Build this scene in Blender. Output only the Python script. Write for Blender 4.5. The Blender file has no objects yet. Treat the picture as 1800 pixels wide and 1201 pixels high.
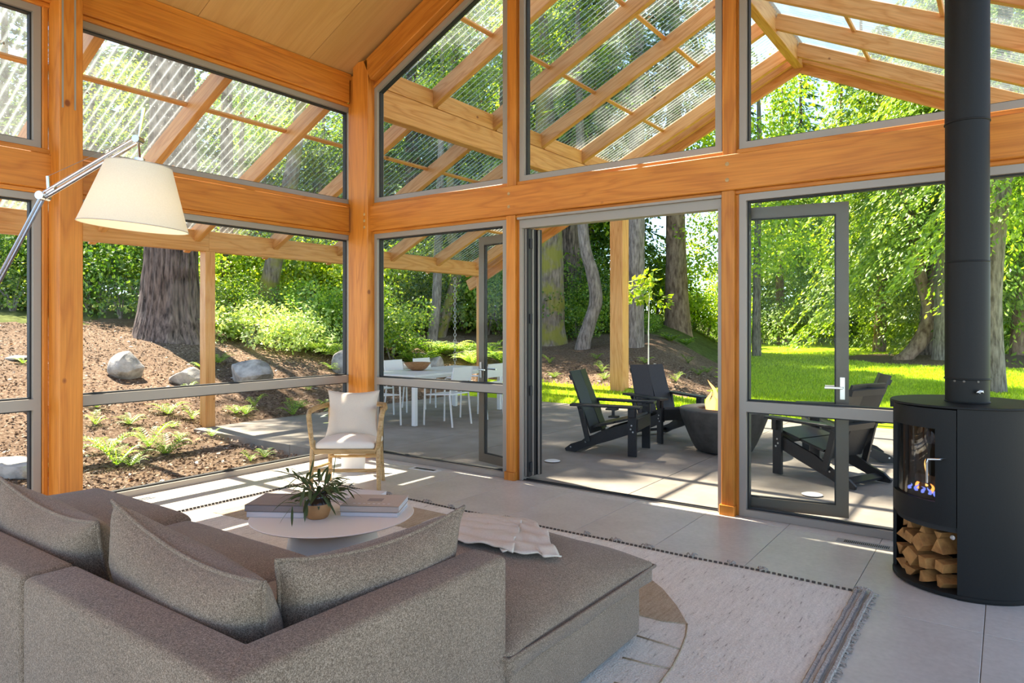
import bpy, bmesh, math, random
from mathutils import Vector, Matrix, Euler, noise as mnoise
R = math.radians
random.seed(7)
scn = bpy.context.scene
col = scn.collection

# ------------------------------------------------------------------ camera, sky, sun, exposure
CAM = Vector((5.97, -5.243, 1.45)); YAW = R(35.677); FPX = 1212.6
cd = bpy.data.cameras.new('camera'); cam = bpy.data.objects.new('camera', cd); col.objects.link(cam)
cam.location = CAM; cam.rotation_euler = (R(90), 0, YAW)
cd.sensor_width = 36; cd.lens = FPX / 1800 * 36; cd.shift_y = -30.6 / 1800; cd.clip_start = .05; cd.clip_end = 400
scn.camera = cam
w = bpy.data.worlds.new('sky'); scn.world = w; w.use_nodes = True
nt = w.node_tree; bg = nt.nodes['Background']; sky = nt.nodes.new('ShaderNodeTexSky')
sky.sky_type = 'NISHITA'; sky.sun_disc = False; sky.sun_elevation = R(61); sky.sun_rotation = R(-76)
sky.air_density = .85; sky.dust_density = .0; sky.ozone_density = 3.0; sky.altitude = 5000
tint = nt.nodes.new('ShaderNodeMix'); tint.data_type = 'RGBA'; tint.blend_type = 'MULTIPLY'; tint.inputs[0].default_value = 1; tint.inputs[7].default_value = (1.19, 1.03, .80, 1)
nt.links.new(sky.outputs[0], tint.inputs[6]); nt.links.new(tint.outputs[2], bg.inputs[0]); bg.inputs[1].default_value = .52
sd = bpy.data.lights.new('sun', 'SUN'); so = bpy.data.objects.new('sun', sd); col.objects.link(so)
sd.energy = 12; sd.angle = R(.6); sd.color = (1, .90, .76)
so.rotation_euler = Vector((1, -.15, -1.88)).to_track_quat('-Z', 'Y').to_euler()
scn.view_settings.view_transform = 'Standard'; scn.view_settings.look = 'None'
scn.view_settings.gamma = 1; scn.view_settings.exposure = .85
scn.view_settings.use_curve_mapping = False
cy = scn.cycles
cy.max_bounces = 8; cy.diffuse_bounces = 4; cy.glossy_bounces = 3; cy.transmission_bounces = 4; cy.transparent_max_bounces = 20; cy.use_adaptive_sampling = True; cy.adaptive_threshold = .025
cy.sample_clamp_indirect = 6; cy.caustics_reflective = False; cy.caustics_refractive = False
cy.use_denoising = True

# ------------------------------------------------------------------ helpers
def out(px, D):
    "ground point D metres ahead of the camera, on the bearing of image column px"
    d = Vector((-math.sin(YAW), math.cos(YAW))); r = Vector((math.cos(YAW), math.sin(YAW)))
    p = Vector((CAM.x, CAM.y)) + d * D + r * ((px - 900) / FPX * D)
    return p.x, p.y

def tag(o, label=None, cat=None, group=None, kind=None):
    if label: o['label'] = label
    if cat: o['category'] = cat
    if group: o['group'] = group
    if kind: o['kind'] = kind
    return o
def empty(name, loc=(0, 0, 0), rz=0, parent=None):
    o = bpy.data.objects.new(name, None); col.objects.link(o); o.location = loc
    o.rotation_euler = (0, 0, rz); o.empty_display_size = .1
    if parent: o.parent = parent
    return o
def link(name, me, parent=None, loc=None, rot=None):
    o = bpy.data.objects.new(name, me); col.objects.link(o)
    if parent: o.parent = parent
    if loc is not None: o.location = loc
    if rot is not None: o.rotation_euler = rot
    return o
def copy_tree(o, parent=None):
    c = o.copy(); col.objects.link(c)
    if parent: c.parent = parent
    for ch in o.children: copy_tree(ch, c)
    return c

class MB:
    def __init__(s): s.v = []; s.f = []
    def add(s, vs, fs, M=None):
        n = len(s.v)
        s.v += [tuple(M @ Vector(p)) for p in vs] if M else [tuple(p) for p in vs]
        s.f += [tuple(i + n for i in f) for f in fs]; return s
    def box(s, c, d, rot=None, ch=0):
        M = Matrix.Translation(c) @ (Euler(rot).to_matrix().to_4x4() if rot else Matrix())
        x, y, z = (k / 2 for k in d)
        if not ch:
            vs = [(a * x, b * y, e * z) for a in (-1, 1) for b in (-1, 1) for e in (-1, 1)]
            fs = [(0, 1, 3, 2), (4, 6, 7, 5), (0, 4, 5, 1), (2, 3, 7, 6), (0, 2, 6, 4), (1, 5, 7, 3)]
            return s.add(vs, fs, M)
        pr = [(y - ch, z), (y, z - ch), (y, -z + ch), (y - ch, -z), (-y + ch, -z), (-y, -z + ch), (-y, z - ch), (-y + ch, z)]
        vs = [(a * x, p, q) for a in (-1, 1) for p, q in pr]
        fs = [(i, (i + 1) % 8, 8 + (i + 1) % 8, 8 + i) for i in range(8)] + [tuple(range(8)), tuple(range(15, 7, -1))]
        return s.add(vs, fs, M)
    def tube(s, pts, r, n=8, cap=True, ell=1):
        pts = [Vector(p) for p in pts]; rs = r if isinstance(r, (list, tuple)) else [r] * len(pts)
        up = None; base = len(s.v)
        for i, p in enumerate(pts):
            t = (pts[min(i + 1, len(pts) - 1)] - pts[max(i - 1, 0)]).normalized()
            if up is None: up = t.orthogonal().normalized()
            up = (up - t * up.dot(t)); up = up.normalized() if up.length > 1e-5 else t.orthogonal().normalized()
            sd_ = t.cross(up)
            for k in range(n):
                a = 2 * math.pi * k / n
                s.v.append(tuple(p + (up * math.cos(a) + sd_ * math.sin(a) * ell) * rs[i]))
        for i in range(len(pts) - 1):
            for k in range(n):
                a = base + i * n + k; b = base + i * n + (k + 1) % n
                s.f.append((a, b, b + n, a + n))
        if cap:
            s.f.append(tuple(base + k for k in range(n - 1, -1, -1)))
            e = base + (len(pts) - 1) * n; s.f.append(tuple(e + k for k in range(n)))
        return s
    def lathe(s, prof, n=32, c=(0, 0, 0), closed=False, cap=True):
        base = len(s.v); m = len(prof)
        for r_, z in prof:
            for k in range(n):
                a = 2 * math.pi * k / n
                s.v.append((c[0] + r_ * math.cos(a), c[1] + r_ * math.sin(a), c[2] + z))
        for i in range(m if closed else m - 1):
            for k in range(n):
                a = base + i * n + k; b = base + i * n + (k + 1) % n; j = ((i + 1) % m)
                s.f.append((a, b, base + j * n + (k + 1) % n, base + j * n + k))
        if not closed and cap:
            if prof[0][0] > 1e-4: s.f.append(tuple(base + k for k in range(n - 1, -1, -1)))
            if prof[-1][0] > 1e-4: s.f.append(tuple(base + (m - 1) * n + k for k in range(n)))
        return s
    def prism(s, poly, h0, h1, M=None):
        "poly in xy, extruded in z"
        n = len(poly); vs = [(x, y, h0) for x, y in poly] + [(x, y, h1) for x, y in poly]
        fs = [(i, (i + 1) % n, n + (i + 1) % n, n + i) for i in range(n)] + [tuple(range(n - 1, -1, -1)), tuple(range(n, 2 * n))]
        return s.add(vs, fs, M)
    def mesh(s, name, mat, smooth=False, ang=None):
        me = bpy.data.meshes.new(name); me.from_pydata(s.v, [], s.f)
        if mat: me.materials.append(mat)
        if smooth:
            me.polygons.foreach_set('use_smooth', [True] * len(me.polygons))
            if ang: me.set_sharp_from_angle(angle=R(ang))
        me.update(); return me
    def build(s, name, mat, parent=None, smooth=False, ang=None, loc=None, rot=None):
        return link(name, s.mesh(name, mat, smooth, ang), parent, loc, rot)

def fix_normals(me):
    bm = bmesh.new(); bm.from_mesh(me); bmesh.ops.recalc_face_normals(bm, faces=bm.faces); bm.to_mesh(me); bm.free()
def rbox(d, r, seg=3, sub=0, f=None):
    "rounded box mesh data lists; f(x,y,z)->(x,y,z) deforms it"
    bm = bmesh.new(); bmesh.ops.create_cube(bm, size=1)
    for v in bm.verts: v.co = Vector((v.co.x * d[0], v.co.y * d[1], v.co.z * d[2]))
    bmesh.ops.bevel(bm, geom=list(bm.edges), offset=r, segments=seg, profile=.5, affect='EDGES')
    if sub:
        es = [e for e in bm.edges if e.calc_length() > r * 2]
        bmesh.ops.subdivide_edges(bm, edges=es, cuts=sub, use_grid_fill=True)
    if f:
        for v in bm.verts: v.co = Vector(f(*v.co))
    bm.verts.index_update()
    b = MB(); b.v = [tuple(v.co) for v in bm.verts]; b.f = [tuple(v.index for v in fc.verts) for fc in bm.faces]
    bm.free(); return b

# ------------------------------------------------------------------ materials
def mat(name):
    m = bpy.data.materials.new(name); m.use_nodes = True
    return m, m.node_tree, m.node_tree.nodes, m.node_tree.nodes['Principled BSDF']
def N(nt, t, **kw):
    n = nt.nodes.new(t)
    for k, v in kw.items():
        if k.startswith('i_'):
            k = k[2:]; n.inputs[int(k) if k.isdigit() else k.replace('_', ' ')].default_value = v
        else: setattr(n, k, v)
    return n
def ramp(nt, fac, stops):
    r = nt.nodes.new('ShaderNodeValToRGB'); el = r.color_ramp.elements
    while len(el) < len(stops): el.new(.5)
    for e, (p, c) in zip(el, stops): e.position = p; e.color = (*c, 1) if len(c) == 3 else c
    nt.links.new(fac, r.inputs[0]); return r.outputs[0]
def mixc(nt, f, a, b, mode='MIX'):
    m = nt.nodes.new('ShaderNodeMix'); m.data_type = 'RGBA'; m.blend_type = mode
    for s, v in ((0, f), (6, a), (7, b)):
        if isinstance(v, (int, float)): m.inputs[s].default_value = v
        elif isinstance(v, tuple): m.inputs[s].default_value = (*v, 1)
        else: nt.links.new(v, m.inputs[s])
    return m.outputs[2]
def bump(nt, h, b, st=.3, di=.01):
    n = N(nt, 'ShaderNodeBump', i_Strength=st, i_Distance=di); nt.links.new(h, n.inputs['Height']); nt.links.new(n.outputs[0], b.inputs['Normal'])
def coords(nt, kind='Object', scale=(1, 1, 1), rnd=False):
    tc = nt.nodes.new('ShaderNodeTexCoord'); o = tc.outputs[kind]
    if rnd:
        oi = nt.nodes.new('ShaderNodeObjectInfo'); mu = N(nt, 'ShaderNodeMath', operation='MULTIPLY', i_1=37.0)
        nt.links.new(oi.outputs['Random'], mu.inputs[0])
        va = N(nt, 'ShaderNodeVectorMath', operation='ADD'); nt.links.new(o, va.inputs[0]); nt.links.new(mu.outputs[0], va.inputs[1]); o = va.outputs[0]
    mp = N(nt, 'ShaderNodeMapping'); mp.inputs['Scale'].default_value = scale; nt.links.new(o, mp.inputs[0]); return mp.outputs[0]
def plain(name, c, rough=.5, metal=0, spec=.5, coat=0):
    m, nt, nn, b = mat(name); b.inputs['Base Color'].default_value = (*c, 1); b.inputs['Roughness'].default_value = rough
    b.inputs['Metallic'].default_value = metal; b.inputs['Specular IOR Level'].default_value = spec; b.inputs['Coat Weight'].default_value = coat
    return m
def noisy(name, c1, c2, sc=20, rough=.6, bst=.2, bdi=.005, scale=(1, 1, 1), det=6, spec=.4, rnd=False, lo=.35, hi=.65):
    m, nt, nn, b = mat(name); co = coords(nt, 'Object', scale, rnd)
    n = N(nt, 'ShaderNodeTexNoise', i_Scale=sc, i_Detail=det, i_Roughness=.6); nt.links.new(co, n.inputs['Vector'])
    nt.links.new(ramp(nt, n.outputs[0], [(lo, c1), (hi, c2)]), b.inputs['Base Color'])
    b.inputs['Roughness'].default_value = rough; b.inputs['Specular IOR Level'].default_value = spec
    if bst: bump(nt, n.outputs[0], b, bst, bdi)
    return m
def wood(name, light, mid, dark, rough=.45, knots=True, sc=1.0, fine=.8):
    "grain runs along the object's local X"
    m, nt, nn, b = mat(name)
    co = coords(nt, 'Object', (.35 * sc, 3.2 * sc, 3.2 * sc), True)
    n1 = N(nt, 'ShaderNodeTexNoise', i_Scale=1.6, i_Detail=3.0, i_Roughness=.5, i_Distortion=.6); nt.links.new(co, n1.inputs['Vector'])
    mu = N(nt, 'ShaderNodeMath', operation='MULTIPLY', i_1=13.0); nt.links.new(n1.outputs[0], mu.inputs[0])
    fr = N(nt, 'ShaderNodeMath', operation='PINGPONG', i_1=1.0); nt.links.new(mu.outputs[0], fr.inputs[0])
    cof = coords(nt, 'Object', (1.2 * sc, 45 * sc, 45 * sc), True)
    n2 = N(nt, 'ShaderNodeTexNoise', i_Scale=2.0, i_Detail=4.0); nt.links.new(cof, n2.inputs['Vector'])
    c = ramp(nt, fr.outputs[0], [(.1, light), (.6, mid), (.97, dark)])
    c2 = ramp(nt, n2.outputs[0], [(.35, (.86, .84, .80)), (.62, (1.06, 1.05, 1.04))])
    c = mixc(nt, fine, c, c2, 'MULTIPLY')
    if knots:
        ck = coords(nt, 'Object', (1.9, 2.6, 2.6), True)
        vo = N(nt, 'ShaderNodeTexVoronoi', i_Scale=1.0); nt.links.new(ck, vo.inputs['Vector'])
        kf = ramp(nt, vo.outputs['Distance'], [(.035, (1, 1, 1)), (.062, (0, 0, 0))])
        c = mixc(nt, kf, c, (dark[0] * .45, dark[1] * .35, dark[2] * .35))
    oi = nt.nodes.new('ShaderNodeObjectInfo')
    hv = nt.nodes.new('ShaderNodeHueSaturation'); mr = N(nt, 'ShaderNodeMapRange'); mr.inputs[3].default_value = .88; mr.inputs[4].default_value = 1.1
    nt.links.new(oi.outputs['Random'], mr.inputs[0]); nt.links.new(mr.outputs[0], hv.inputs['Value']); nt.links.new(c, hv.inputs['Color'])
    nt.links.new(hv.outputs[0], b.inputs['Base Color']); b.inputs['Roughness'].default_value = rough
    b.inputs['Specular IOR Level'].default_value = .35
    bump(nt, n2.outputs[0], b, .12, .004); return m

M = {}
M['fir_in'] = wood('fir_beam', (.60, .218, .029), (.56, .194, .023), (.485, .156, .017))
M['fir_out_lit'] = wood('fir_porch_lit', (.66, .345, .122), (.63, .315, .10), (.55, .25, .068))  # same fir as indoors, colour lightened for daylight through the roof sheets
M['oak'] = wood('oak', (.56, .37, .17), (.50, .32, .135), (.40, .24, .09), .4, False, 3)
M['ply'] = wood('plywood', (.56, .315, .115), (.545, .303, .108), (.52, .282, .096), .5, False, .6, .35)
M['bowlwood'] = wood('bowl_wood', (.42, .22, .09), (.35, .17, .06), (.24, .10, .03), .5, False, 6)
M['alu'] = plain('bronze_aluminium', (.30, .262, .222), .42, .1)
M['gasket'] = plain('black_gasket', (.012, .012, .013), .6)
M['rail'] = plain('dark_aluminium', (.115, .098, .075), .42, .1)
M['steel'] = plain('brushed_steel', (.55, .55, .55), .3, 1)
M['chrome'] = plain('polished_aluminium', (.75, .74, .72), .16, 1)
M['ventgrey'] = plain('grey_vent_enamel', (.36, .35, .33), .5)
M['white'] = plain('white_paint', (.78, .77, .75), .35)
M['warmwhite'] = noisy('white_shell', (.88, .835, .775), (.90, .855, .795), 4, .4, .03)
M['stove'] = noisy('black_stove_steel', (.0085, .008, .0076), (.0115, .011, .0105), 220, .5, .12, .0004, spec=.22)
M['stove_in'] = plain('firebox_black', (.012, .011, .010), .75)
M['hdpe'] = noisy('black_lumber', (.012, .0125, .014), (.02, .02, .022), 90, .42, .15, .001)
M['concrete_dark'] = noisy('dark_cast_concrete', (.045, .042, .038), (.085, .08, .073), 7, .75, .25, .004)
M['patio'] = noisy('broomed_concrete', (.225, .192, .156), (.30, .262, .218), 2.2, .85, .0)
M['tile'] = None
M['bounce_ground'] = noisy('bounce_concrete', (.46, .42, .36), (.54, .50, .43), 2.0, .85, .0)
M['pot'] = noisy('stoneware', (.42, .20, .07), (.50, .26, .10), 12, .6, .1)
M['glaze'] = plain('brown_glaze', (.035, .018, .010), .18)
M['paper'] = noisy('book_pages', (.62, .59, .60), (.72, .69, .69), 60, .8, .2, .001, (.2, .2, 30))
M['cover_taupe'] = noisy('taupe_cloth_cover', (.30, .255, .235), (.34, .29, .265), 200, .8, .1, .001)
M['cover_beige'] = noisy('beige_cloth_cover', (.52, .43, .35), (.57, .48, .40), 200, .8, .1, .001)
M['cover_white'] = plain('white_cover', (.72, .70, .70), .5)
M['navy'] = plain('navy_print', (.04, .06, .16), .6)
M['linen'] = noisy('linen', (.62, .52, .42), (.68, .58, .475), 260, .9, .25, .001)
M['seatlinen'] = noisy('white_linen', (.78, .70, .60), (.83, .75, .65), 260, .9, .25, .001)
M['throw'] = noisy('cream_gauze', (.60, .525, .435), (.70, .625, .53), 90, .95, .5, .003, (1, 6, 6))
M['shade'] = None
M['rock'] = noisy('granite', (.20, .185, .165), (.52, .48, .42), 5, .85, .6, .03, det=10)
M['chain'] = plain('chain_steel', (.42, .42, .43), .3, .9)
M['bluegreen'] = None

def m_tile():
    m, nt, nn, b = mat('grey_porcelain_tile'); co = coords(nt, 'Object', (1, 1, 1), True)
    n = N(nt, 'ShaderNodeTexNoise', i_Scale=2.6, i_Detail=9.0, i_Roughness=.62); nt.links.new(co, n.inputs['Vector'])
    n3 = N(nt, 'ShaderNodeTexNoise', i_Scale=38.0, i_Detail=4.0); nt.links.new(co, n3.inputs['Vector'])
    c = ramp(nt, n.outputs[0], [(.3, (.50, .455, .40)), (.7, (.65, .60, .535))])
    c = mixc(nt, .25, c, ramp(nt, n3.outputs[0], [(.3, (.42, .385, .335)), (.7, (.70, .65, .585))]))
    nt.links.new(c, b.inputs['Base Color']); b.inputs['Roughness'].default_value = .36; b.inputs['Specular IOR Level'].default_value = .45
    bump(nt, n.outputs[0], b, .04, .002); return m
M['tile'] = m_tile()
M['grout'] = plain('pale_grout', (.45, .43, .40), .9)
def m_fabric():
    m, nt, nn, b = mat('taupe_boucle'); co = coords(nt, 'Object')
    n = N(nt, 'ShaderNodeTexNoise', i_Scale=330.0, i_Detail=3.0, i_Roughness=.7); nt.links.new(co, n.inputs['Vector'])
    n2 = N(nt, 'ShaderNodeTexNoise', i_Scale=110.0, i_Detail=3.0); nt.links.new(co, n2.inputs['Vector'])
    n4 = N(nt, 'ShaderNodeTexNoise', i_Scale=6.0, i_Detail=3.0); nt.links.new(co, n4.inputs['Vector'])
    c = ramp(nt, n.outputs[0], [(.38, (.116, .083, .057)), (.5, (.228, .169, .121)), (.64, (.41, .317, .235))])
    c = mixc(nt, 1.0, c, ramp(nt, n2.outputs[0], [(.3, (.84, .83, .82)), (.7, (1.12, 1.12, 1.12))]), 'MULTIPLY')
    c = mixc(nt, 1.0, c, ramp(nt, n4.outputs[0], [(.3, (.93, .93, .93)), (.7, (1.05, 1.05, 1.05))]), 'MULTIPLY')
    nt.links.new(c, b.inputs['Base Color']); b.inputs['Roughness'].default_value = .95; b.inputs['Specular IOR Level'].default_value = .15
    b.inputs['Sheen Weight'].default_value = .12; b.inputs['Sheen Roughness'].default_value = .5
    bump(nt, n2.outputs[0], b, .55, .004); return m
M['sofa'] = m_fabric()
def m_rug(name, c1, c2, c3):
    m, nt, nn, b = mat(name)
    co = coords(nt, 'Object', (38, 5, 20)); n = N(nt, 'ShaderNodeTexNoise', i_Scale=2.0, i_Detail=4.0, i_Roughness=.65); nt.links.new(co, n.inputs['Vector'])
    co2 = coords(nt, 'Object'); n2 = N(nt, 'ShaderNodeTexNoise', i_Scale=120.0, i_Detail=3.0); nt.links.new(co2, n2.inputs['Vector'])
    c = ramp(nt, n.outputs[0], [(.27, c3), (.38, c1), (.65, c2)])
    c = mixc(nt, 1.0, c, ramp(nt, n2.outputs[0], [(.3, (.86, .86, .86)), (.65, (1.08, 1.08, 1.08))]), 'MULTIPLY')
    nt.links.new(c, b.inputs['Base Color']); b.inputs['Roughness'].default_value = 1; b.inputs['Specular IOR Level'].default_value = .1
    bump(nt, n2.outputs[0], b, .7, .006); return m
M['rug'] = m_rug('cream_wool', (.75, .69, .595), (.86, .80, .70), (.28, .225, .175))
M['rugtan'] = m_rug('tan_wool', (.43, .335, .225), (.52, .42, .295), (.30, .22, .14))
M['yarn'] = noisy('taupe_yarn', (.24, .20, .17), (.50, .44, .38), 90, 1, .3)
M['darkyarn'] = plain('dark_stitch', (.085, .065, .05), .9)
def m_shade():
    m, nt, nn, b = mat('cream_parchment'); d = N(nt, 'ShaderNodeBsdfDiffuse'); t = N(nt, 'ShaderNodeBsdfTranslucent'); mx = N(nt, 'ShaderNodeMixShader', i_0=.35)
    co = coords(nt, 'Object'); n = N(nt, 'ShaderNodeTexNoise', i_Scale=240.0, i_Detail=2.0); nt.links.new(co, n.inputs['Vector'])
    c = ramp(nt, n.outputs[0], [(.3, (.80, .745, .63)), (.7, (.85, .795, .68))])
    for s in (d, t): nt.links.new(c, s.inputs[0])
    nt.links.new(d.outputs[0], mx.inputs[1]); nt.links.new(t.outputs[0], mx.inputs[2]); nt.links.new(mx.outputs[0], nn['Material Output'].inputs[0]); return m
M['shade'] = m_shade()
def facing_mix(nt, base, p, top):
    lw = N(nt, 'ShaderNodeLayerWeight', i_Blend=.5); pw = N(nt, 'ShaderNodeMath', operation='POWER', i_1=p); nt.links.new(lw.outputs['Facing'], pw.inputs[0])
    ma = N(nt, 'ShaderNodeMath', operation='MULTIPLY_ADD', i_1=top, i_2=base); nt.links.new(pw.outputs[0], ma.inputs[0]); return ma.outputs[0]
def m_glass(name, tint, base=.03, top=.6):
    m, nt, nn, b = mat(name); t = N(nt, 'ShaderNodeBsdfTransparent'); t.inputs[0].default_value = (*tint, 1)
    g = N(nt, 'ShaderNodeBsdfGlossy', i_Roughness=.0); g.inputs[0].default_value = (1, 1, 1, 1)
    mx = N(nt, 'ShaderNodeMixShader'); nt.links.new(facing_mix(nt, base, 5, top), mx.inputs[0])
    nt.links.new(t.outputs[0], mx.inputs[1]); nt.links.new(g.outputs[0], mx.inputs[2]); nt.links.new(mx.outputs[0], nn['Material Output'].inputs[0]); return m
M['glass'] = m_glass('window_glass', (.985, .99, .985), .0015, .14)
M['stoveglass'] = m_glass('stove_glass', (.75, .75, .75), .05, .5)
def m_poly():
    m, nt, nn, b = mat('corrugated_polycarbonate')
    t = N(nt, 'ShaderNodeBsdfTransparent'); t.inputs[0].default_value = (.90, .92, .90, 1)
    g = N(nt, 'ShaderNodeBsdfGlossy', i_Roughness=.12); g.inputs[0].default_value = (.9, .93, .95, 1)
    d = N(nt, 'ShaderNodeBsdfTranslucent'); d.inputs[0].default_value = (.62, .65, .62, 1)
    co = coords(nt, 'Object', (1, 1, 1), True)
    n = N(nt, 'ShaderNodeTexNoise', i_Scale=3.0, i_Detail=8.0, i_Roughness=.7); nt.links.new(co, n.inputs['Vector'])
    v = N(nt, 'ShaderNodeTexVoronoi', i_Scale=26.0); nt.links.new(co, v.inputs['Vector'])
    sp = ramp(nt, v.outputs['Distance'], [(.07, (.55, .55, .55)), (.13, (0, 0, 0))])
    f = ramp(nt, n.outputs[0], [(.42, (.0, .0, .0)), (.8, (.2, .2, .2))])
    f2 = mixc(nt, 1.0, f, sp, 'ADD')
    fm = facing_mix(nt, .0, 1.6, 1.0)
    f3 = N(nt, 'ShaderNodeMath', operation='MULTIPLY_ADD', i_1=.42, i_2=.01); nt.links.new(fm, f3.inputs[0])
    ad = N(nt, 'ShaderNodeMath', operation='ADD', use_clamp=True); nt.links.new(f2, ad.inputs[0]); nt.links.new(f3.outputs[0], ad.inputs[1])
    m1 = N(nt, 'ShaderNodeMixShader'); nt.links.new(ad.outputs[0], m1.inputs[0]); nt.links.new(t.outputs[0], m1.inputs[1]); nt.links.new(d.outputs[0], m1.inputs[2])
    m2 = N(nt, 'ShaderNodeMixShader'); nt.links.new(facing_mix(nt, .04, 3, .5), m2.inputs[0]); nt.links.new(m1.outputs[0], m2.inputs[1]); nt.links.new(g.outputs[0], m2.inputs[2])
    nt.links.new(m2.outputs[0], nn['Material Output'].inputs[0]); return m
M['poly'] = m_poly()
def m_leaf(name, c1, c2, c3, tr=.5, obj=.25):
    m, nt, nn, b = mat(name); ge = nt.nodes.new('ShaderNodeNewGeometry'); oi = nt.nodes.new('ShaderNodeObjectInfo')
    c = ramp(nt, ge.outputs['Random Per Island'], [(.05, c1), (.5, c2), (.95, c3)])
    hv = nt.nodes.new('ShaderNodeHueSaturation'); mr = N(nt, 'ShaderNodeMapRange'); mr.inputs[3].default_value = 1 - obj; mr.inputs[4].default_value = 1 + obj
    nt.links.new(oi.outputs['Random'], mr.inputs[0]); nt.links.new(mr.outputs[0], hv.inputs['Value']); nt.links.new(c, hv.inputs['Color']); c = hv.outputs[0]
    d = N(nt, 'ShaderNodeBsdfDiffuse'); t = N(nt, 'ShaderNodeBsdfTranslucent'); g = N(nt, 'ShaderNodeBsdfGlossy', i_Roughness=.45)
    nt.links.new(c, d.inputs[0]); ct = mixc(nt, 1.0, c, (1.5, 1.45, .55), 'MULTIPLY'); nt.links.new(ct, t.inputs[0]); g.inputs[0].default_value = (.8, .85, .75, 1)
    mx = N(nt, 'ShaderNodeMixShader', i_0=tr); nt.links.new(d.outputs[0], mx.inputs[1]); nt.links.new(t.outputs[0], mx.inputs[2])
    m2 = N(nt, 'ShaderNodeMixShader', i_0=.06); nt.links.new(mx.outputs[0], m2.inputs[1]); nt.links.new(g.outputs[0], m2.inputs[2])
    nt.links.new(m2.outputs[0], nn['Material Output'].inputs[0]); return m
M['leaf_fir'] = m_leaf('fir_needles', (.035, .085, .014), (.085, .18, .025), (.19, .31, .045), .45)
M['leaf_cedar'] = m_leaf('cedar_sprays', (.10, .18, .016), (.21, .34, .03), (.40, .50, .06), .5)
M['leaf_maple'] = m_leaf('maple_leaves', (.15, .27, .016), (.30, .46, .025), (.56, .62, .05), .55)
M['leaf_bush'] = m_leaf('shrub_leaves', (.08, .19, .018), (.21, .38, .035), (.46, .56, .08), .5)
M['leaf_pale'] = m_leaf('pale_shrub_leaves', (.30, .44, .10), (.52, .66, .22), (.78, .84, .46), .45)
M['leaf_dark'] = m_leaf('dark_shrub_leaves', (.03, .085, .012), (.085, .20, .022), (.26, .38, .04), .45)
M['leaf_fern'] = m_leaf('fern_fronds', (.12, .24, .03), (.24, .38, .05), (.42, .52, .09), .5)
M['leaf_olive'] = m_leaf('olive_narrow_leaves', (.045, .075, .03), (.085, .13, .05), (.15, .20, .085), .35)
M['leaf_grey'] = m_leaf('blue_grey_leaves', (.05, .08, .085), (.09, .13, .14), (.16, .20, .20), .3)
M['blade'] = m_leaf('grass_blades', (.24, .36, .015), (.42, .56, .025), (.60, .70, .05), .5)
M['bark'] = noisy('fir_bark', (.03, .02, .016), (.25, .18, .145), 6, .95, .9, .03, (3, 3, .5), 8)
M['bark_grey'] = noisy('grey_bark', (.11, .088, .075), (.34, .285, .25), 7, .95, .8, .02, (3, 3, .6), 8)
M['bark_red'] = noisy('reddish_bark', (.13, .075, .05), (.42, .28, .20), 5, .9, .6, .02, (2, 2, .6), 8)
def m_moss():
    m, nt, nn, b = mat('mossy_bark'); co = coords(nt, 'Object', (3, 3, .7))
    n = N(nt, 'ShaderNodeTexNoise', i_Scale=6.0, i_Detail=8.0); nt.links.new(co, n.inputs['Vector'])
    co2 = coords(nt, 'Object'); n2 = N(nt, 'ShaderNodeTexNoise', i_Scale=2.4, i_Detail=6.0); nt.links.new(co2, n2.inputs['Vector'])
    c = ramp(nt, n.outputs[0], [(.3, (.10, .075, .055)), (.7, (.34, .27, .21))])
    c = mixc(nt, ramp(nt, n2.outputs[0], [(.44, (0, 0, 0)), (.58, (.85, .85, .85))]), c, (.26, .24, .03))
    nt.links.new(c, b.inputs['Base Color']); b.inputs['Roughness'].default_value = 1; bump(nt, n.outputs[0], b, .8, .02); return m
M['bark_moss'] = m_moss()
def m_ground(name, stops, sc, bst=.8):
    m, nt, nn, b = mat(name); co = coords(nt, 'Object')
    n = N(nt, 'ShaderNodeTexNoise', i_Scale=sc, i_Detail=10.0, i_Roughness=.7); nt.links.new(co, n.inputs['Vector'])
    n2 = N(nt, 'ShaderNodeTexNoise', i_Scale=.45, i_Detail=5.0); nt.links.new(co, n2.inputs['Vector'])
    c = mixc(nt, 1.0, ramp(nt, n.outputs[0], stops), ramp(nt, n2.outputs[0], [(.3, (.78, .78, .78)), (.7, (1.15, 1.15, 1.15))]), 'MULTIPLY')
    nt.links.new(c, b.inputs['Base Color']); b.inputs['Roughness'].default_value = 1; b.inputs['Specular IOR Level'].default_value = .1
    bump(nt, n.outputs[0], b, bst, .03); return m
M['mulch'] = m_ground('bark_mulch', [(.34, (.06, .036, .022)), (.5, (.17, .112, .072)), (.66, (.33, .24, .168))], 22)
M['lawn'] = m_ground('turf', [(.3, (.22, .34, .012)), (.5, (.38, .52, .018)), (.7, (.52, .64, .035))], 30)
M['forest'] = m_ground('forest_floor', [(.3, (.05, .05, .015)), (.5, (.10, .12, .03)), (.7, (.18, .2, .06))], 6)
def m_chip(name, c1, c2, c3):
    m, nt, nn, b = mat(name); ge = nt.nodes.new('ShaderNodeNewGeometry')
    nt.links.new(ramp(nt, ge.outputs['Random Per Island'], [(.1, c1), (.6, c2), (.95, c3)]), b.inputs['Base Color']); b.inputs['Roughness'].default_value = .9; return m
M['chip'] = m_chip('wood_chips', (.085, .05, .03), (.23, .150, .098), (.46, .345, .245))
M['litter'] = m_chip('fallen_leaves', (.72, .66, .58), (.62, .52, .42), (.50, .22, .06))
M['roofleaf'] = m_chip('roof_leaf_litter', (.10, .05, .02), (.25, .11, .03), (.5, .22, .04))
M['logend'] = noisy('split_firewood', (.25, .105, .028), (.47, .225, .065), 14, .85, .4, .006, (1, 1, 1), 8, rnd=True)
M['lava'] = noisy('lava_rock', (.05, .028, .022), (.13, .075, .06), 30, .9, .5)
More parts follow.
